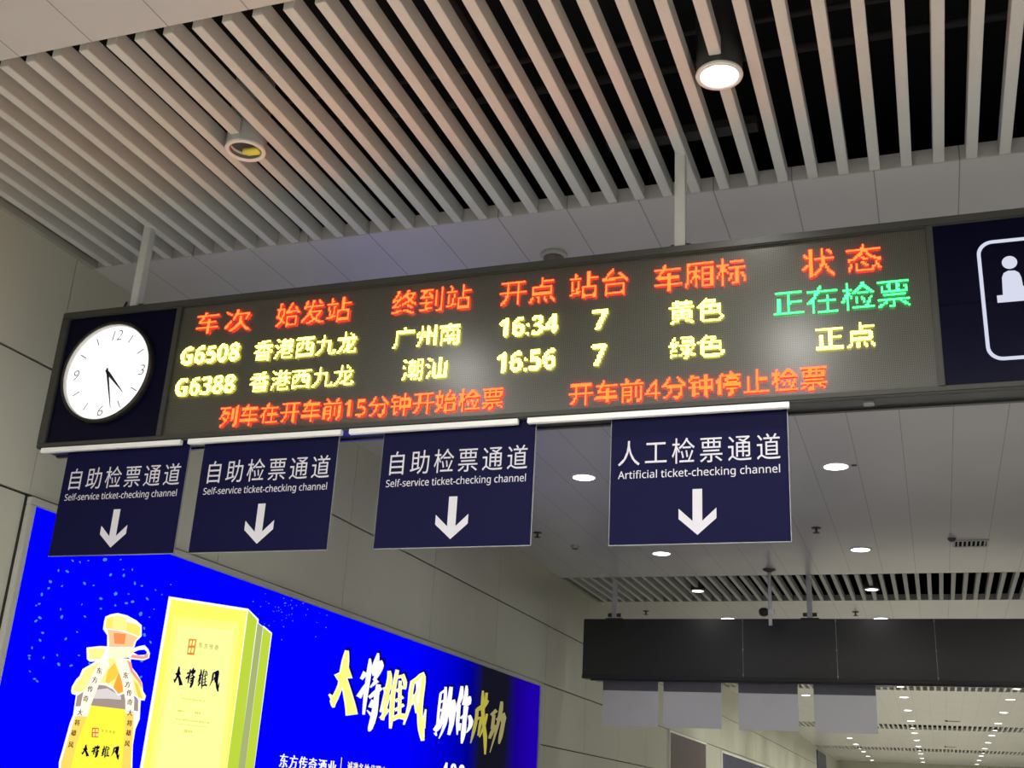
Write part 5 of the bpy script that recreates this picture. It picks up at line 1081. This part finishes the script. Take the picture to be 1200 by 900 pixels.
# ---------------------------------------------------------------- lit advertisement on the left wall
ABOT = 1.25
ad = thing('advertising_lightbox', (XW, 13.0, ABOT), 'huge glowing blue liquor advertisement lightbox on the left wall', 'advertisement')
AY0, AY1, AZ1 = 6.70, 19.33, 3.615
mb = MB(); t_ = 0.062
mb.box(XW - 0.005, XW + 0.06, AY0, AY1, AZ1 - t_, AZ1, bevel=0.005); mb.box(XW - 0.005, XW + 0.06, AY0, AY1, ABOT - t_, ABOT, bevel=0.005)
mb.box(XW - 0.005, XW + 0.06, AY0, AY0 + t_, ABOT, AZ1 - t_, bevel=0.005); mb.box(XW - 0.005, XW + 0.06, AY1 - t_ - 0.05, AY1, ABOT, AZ1 - t_, bevel=0.005)
mb.build('frame', M['box_frame'], ad)
mb = MB(); mb.box(XW - 0.004, XW + 0.012, AY0 - 0.016, AY1 + 0.012, ABOT - 0.08, AZ1 + 0.010); mb.build('gasket', M['groove'], ad)
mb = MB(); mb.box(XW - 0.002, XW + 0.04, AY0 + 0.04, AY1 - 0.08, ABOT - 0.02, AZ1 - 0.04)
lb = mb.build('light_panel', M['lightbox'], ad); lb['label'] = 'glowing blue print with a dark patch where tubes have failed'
AX = XW + 0.0415
def art(name, data, parent, x0, step=0.0004):
    q = MB(); mats = []; order = []
    for i, (cn, c) in enumerate(data):
        if cn not in order: order.append(cn); mats.append(M[cn])
        k = q.add([(x0 + i * step, c[j], max(c[j + 1], ABOT + 0.002)) for j in range(0, len(c), 2)])
        q.face(range(k, k + len(c) // 2), order.index(cn))
    return q.build(name, mats, parent)
art('confetti_print', CONFETTI, ad, AX, 0.00001)
ob_box = art('gift_box_print', BOX, ad, AX + 0.001); ob_box['label'] = 'tall yellow gift box printed on the advertisement'
art('box_brush_name', BOX_NAME, ob_box, AX + 0.007, 0.00001)
art('box_small_print', MARKS, ob_box, AX + 0.007, 0.00001)
ob_bt = art('bottle_print', BOTTLE, ad, AX + 0.001); ob_bt['label'] = 'bottle with a cream cloth cap and ribbons printed on the advertisement'
art('bottle_brush_name', BOTTLE_NAME, ob_bt, AX + 0.018, 0.00001)
o = art('headline', HEADLINE, ad, AX + 0.001, 0.00006); o['label'] = 'white and gold brush-written headline'
def adtext(name, sel, parent, depth):
    q = MB(); order = []; mats = []
    for s_, cn, y, z, wd, ht in sel:
        if z - ht / 2 < ABOT: continue
        if cn not in order: order.append(cn); mats.append(M[cn])
        mi = order.index(cn)
        if s_ == '|':
            k = q.add([(depth, y - wd * .3, z - ht / 2), (depth, y + wd * .3, z - ht / 2), (depth, y + wd * .3, z + ht / 2), (depth, y - wd * .3, z + ht / 2)]); q.face((k, k + 1, k + 2, k + 3), mi)
        elif s_ == '-':
            k = q.add([(depth, y - wd * .3, z - .02), (depth, y + wd * .3, z - .02), (depth, y + wd * .3, z + .02), (depth, y - wd * .3, z + .02)]); q.face((k, k + 1, k + 2, k + 3), mi)
        else:
            for sh in ((-0.035, 0.0, 0.035) if cn in ('art_white', 'cream', 'olive_grey') else (-0.03, 0.03) if cn == 'ink_brown' else (0.0,)):
                write(q, sans(s_, True), y + wd * (sh - .45), y + wd * (sh + .45), z - ht * .46, z + ht * .46, depth, axis='x', m=mi)
    return q.build(name, mats, parent)
adtext('ribbon_lettering', [t for t in AD_TEXT if t[1] == 'ink_brown'], ob_bt, AX + 0.019)
adtext('label_script', [t for t in AD_TEXT if t[1] == 'ink_olive'][::2], ob_bt, AX + 0.0195)
adtext('box_script', [t for t in AD_TEXT if t[1] == 'ink_olive'][1::2], ob_box, AX + 0.008)
LINE = [t for t in AD_TEXT if t[1] in ('art_white', 'cream', 'olive_grey')]
for nm, a_, c_ in (('company_name', 0, 6), ('divider_bar', 6, 7), ('invitation_line', 7, 14), ('telephone_number', 14, 99)): adtext(nm, LINE[a_:c_], ad, AX + 0.004)

# unlit posters further along the wall
def poster(y0, y1, z0, z1, m, label):
    t = thing('wall_poster', (XW, (y0 + y1) / 2, z0), label, 'poster')
    q = MB(); q.box(XW - 0.002, XW + 0.04, y0, y1, z0, z1); q.build('print_panel', m, t)
    q = MB(); q.box(XW - 0.002, XW + 0.07, y0 - 0.06, y1 + 0.06, z1, z1 + 0.05, bevel=0.004); q.box(XW - 0.002, XW + 0.07, y0 - 0.06, y0, z0 - 0.05, z1, bevel=0.004)
    q.box(XW - 0.002, XW + 0.07, y1, y1 + 0.06, z0 - 0.05, z1 + 0.0, bevel=0.004); q.box(XW - 0.002, XW + 0.07, y0, y1, z0 - 0.05, z0, bevel=0.004)
    q.build('frame', M['poster_edge'], t)
poster(29.8, 34.8, 1.3, 3.56, M['poster_plum'], 'dull plum unlit poster on the left wall behind the grey sign backs')
poster(37.6, 50.5, 1.3, 3.5, M['poster_indigo'], 'long dark indigo poster on the left wall, beyond the plum one')
mb = MB(); mb.box(XW - 0.002, XW + 0.06, 69.3, 74.6, 1.0, 5.45, bevel=0.01)
tag(mb.build('wall_banner', M['poster_indigo']), 'tall dark purple banner high on the left wall near the far end', 'banner')

# ---------------------------------------------------------------- small ceiling fittings
def sprinkler(x, y, label):
    t = thing('sprinkler', (x, y, ZC), label, 'sprinkler', 'ceiling sprinklers')
    q = MB(); q.lathe([(0.07, 0.0), (0.07, -0.008), (0.03, -0.016)], x, y, 20, base=ZC); q.tube((x, y, ZC - 0.012), (x, y, ZC - 0.07), 0.016); q.build('body', M['dark_metal'], t)
    q = MB(); q.lathe([(0.001, -0.07), (0.05, -0.072), (0.05, -0.08), (0.001, -0.082)], x, y, 20, base=ZC); q.build('deflector', M['dark_metal'], t)
for x, y, l in ((-1.447, 16.86, 'small dark sprinkler on the flat ceiling right of the artificial channel sign'), (-5.70, 16.69, 'small dark sprinkler near the left wall, beside the third channel sign'),
                (-5.67, 24.02, 'small dark sprinkler above the left end of the far board'), (-1.37, 24.2, 'small dark sprinkler above the middle of the far board')):
    sprinkler(x, y, l)
t = thing('smoke_detector', (-5.374, 17.67, ZC), 'small grey smoke detector on the ceiling near the left wall', 'smoke detector')
mb = MB(); mb.lathe([(0.07, 0), (0.07, -0.02), (0.055, -0.05), (0.001, -0.055)], -5.374, 17.67, 24, base=ZC); mb.build('body', M['lamp_body'], t)
mb = MB(); mb.lathe([(0.056, -0.028), (0.06, -0.036), (0.05, -0.055), (0.03, -0.06), (0.001, -0.06)], -5.374, 17.67, 24, base=ZC); mb.build('grille', M['dark_metal'], t)
t = thing('ceiling_speaker', (-2.555, 7.56, ZC), 'grey ceiling dome half hidden by the top of the near board', 'ceiling dome')
mb = MB(); mb.lathe([(0.105, 0.0), (0.105, -0.02), (0.095, -0.03), (0.08, -0.032)], -2.555, 7.56, 32, base=ZC); mb.build('ring', M['lamp_body'], t)
mb = MB(); mb.lathe([(0.082, -0.028), (0.078, -0.055), (0.055, -0.082), (0.001, -0.095)], -2.555, 7.56, 32, base=ZC); mb.build('dome', M['reflector'], t)
mb = MB(); mb.box(-0.735, -0.675, 13.69, 13.73, ZC - 0.012, ZC, bevel=0.003)
tag(mb.build('sensor_strip', M['dark_metal']), 'tiny dark sensor beside the lit downlight right of the artificial channel sign', 'sensor')
for k, lab in ((0, 'dark slotted air vent in the flat ceiling in front of the far board'), (1, 'dark slotted air vent in the ceiling just beyond the far board'), (2, 'dark slotted air vent in the ceiling of the third bay'), (3, 'dark slotted air vent in the ceiling of the fourth bay')):
    vy = 18.1 + PER * k
    t = thing('air_vent', (0.69, vy, ZC), lab, 'vent', 'ceiling air vents')
    mb = MB(); mb.box(0.46, 0.92, vy - 0.2, vy + 0.2, ZC - 0.004, ZC); mb.build('backing', M['void'], t)
    mb = MB()
    for x0, x1, y0, y1 in ((0.44, 0.94, vy - 0.22, vy - 0.18), (0.44, 0.94, vy + 0.18, vy + 0.22), (0.44, 0.47, vy - 0.2, vy + 0.2), (0.91, 0.94, vy - 0.2, vy + 0.2)): mb.box(x0, x1, y0, y1, ZC - 0.014, ZC, bevel=0.002)
    mb.build('frame', M['lamp_body'], t)
    mb = MB()
    for i in range(7): mb.box(0.50 + i * 0.062, 0.524 + i * 0.062, vy - 0.18, vy + 0.18, ZC - 0.012, ZC - 0.003)
    mb.build('slat', M['lamp_body'], t)
    t = thing('detector', (0.42, vy - 0.35, ZC), 'small round detector beside the vent' + lab.split('air vent', 1)[1], 'detector', 'ceiling detectors by the vents')
    mb = MB(); mb.lathe([(0.06, 0), (0.06, -0.02), (0.03, -0.05), (0.001, -0.055)], 0.42, vy - 0.35, 20, base=ZC); mb.build('body', M['dark_metal'], t)
# security camera on its drop pole
PX, PY = -2.515, 19.8
t = thing('security_camera', (PX, PY, ZC), 'security camera on a thin white drop pole in front of the far board', 'camera')
mb = MB(); mb.tube((PX, PY, ZC - 0.02), (PX, PY, 4.69), 0.03, 16); mb.build('pole', M['alu'], t)
mb = MB(); mb.lathe([(0.11, 0.0), (0.11, -0.02), (0.04, -0.05), (0.035, -0.06)], PX, PY, 24, base=ZC); mb.build('ceiling_plate', M['dark_metal'], t)
mb = MB(); mb.lathe([(0.001, 0.08), (0.05, 0.075), (0.08, 0.05), (0.084, 0.0), (0.07, -0.04), (0.04, -0.06), (0.001, -0.066)], PX - 0.105, PY - 0.03, 24, base=4.90); mb.tube((PX - 0.1, PY - 0.02, 4.91), (PX, PY, 4.91), 0.025); mb.build('camera_dome', M['black'], t)
mb = MB(); mb.box(PX - 0.035, PX + 0.075, PY - 0.06, PY + 0.05, 4.86, 4.95, bevel=0.006); mb.build('junction_box', M['alu'], t)
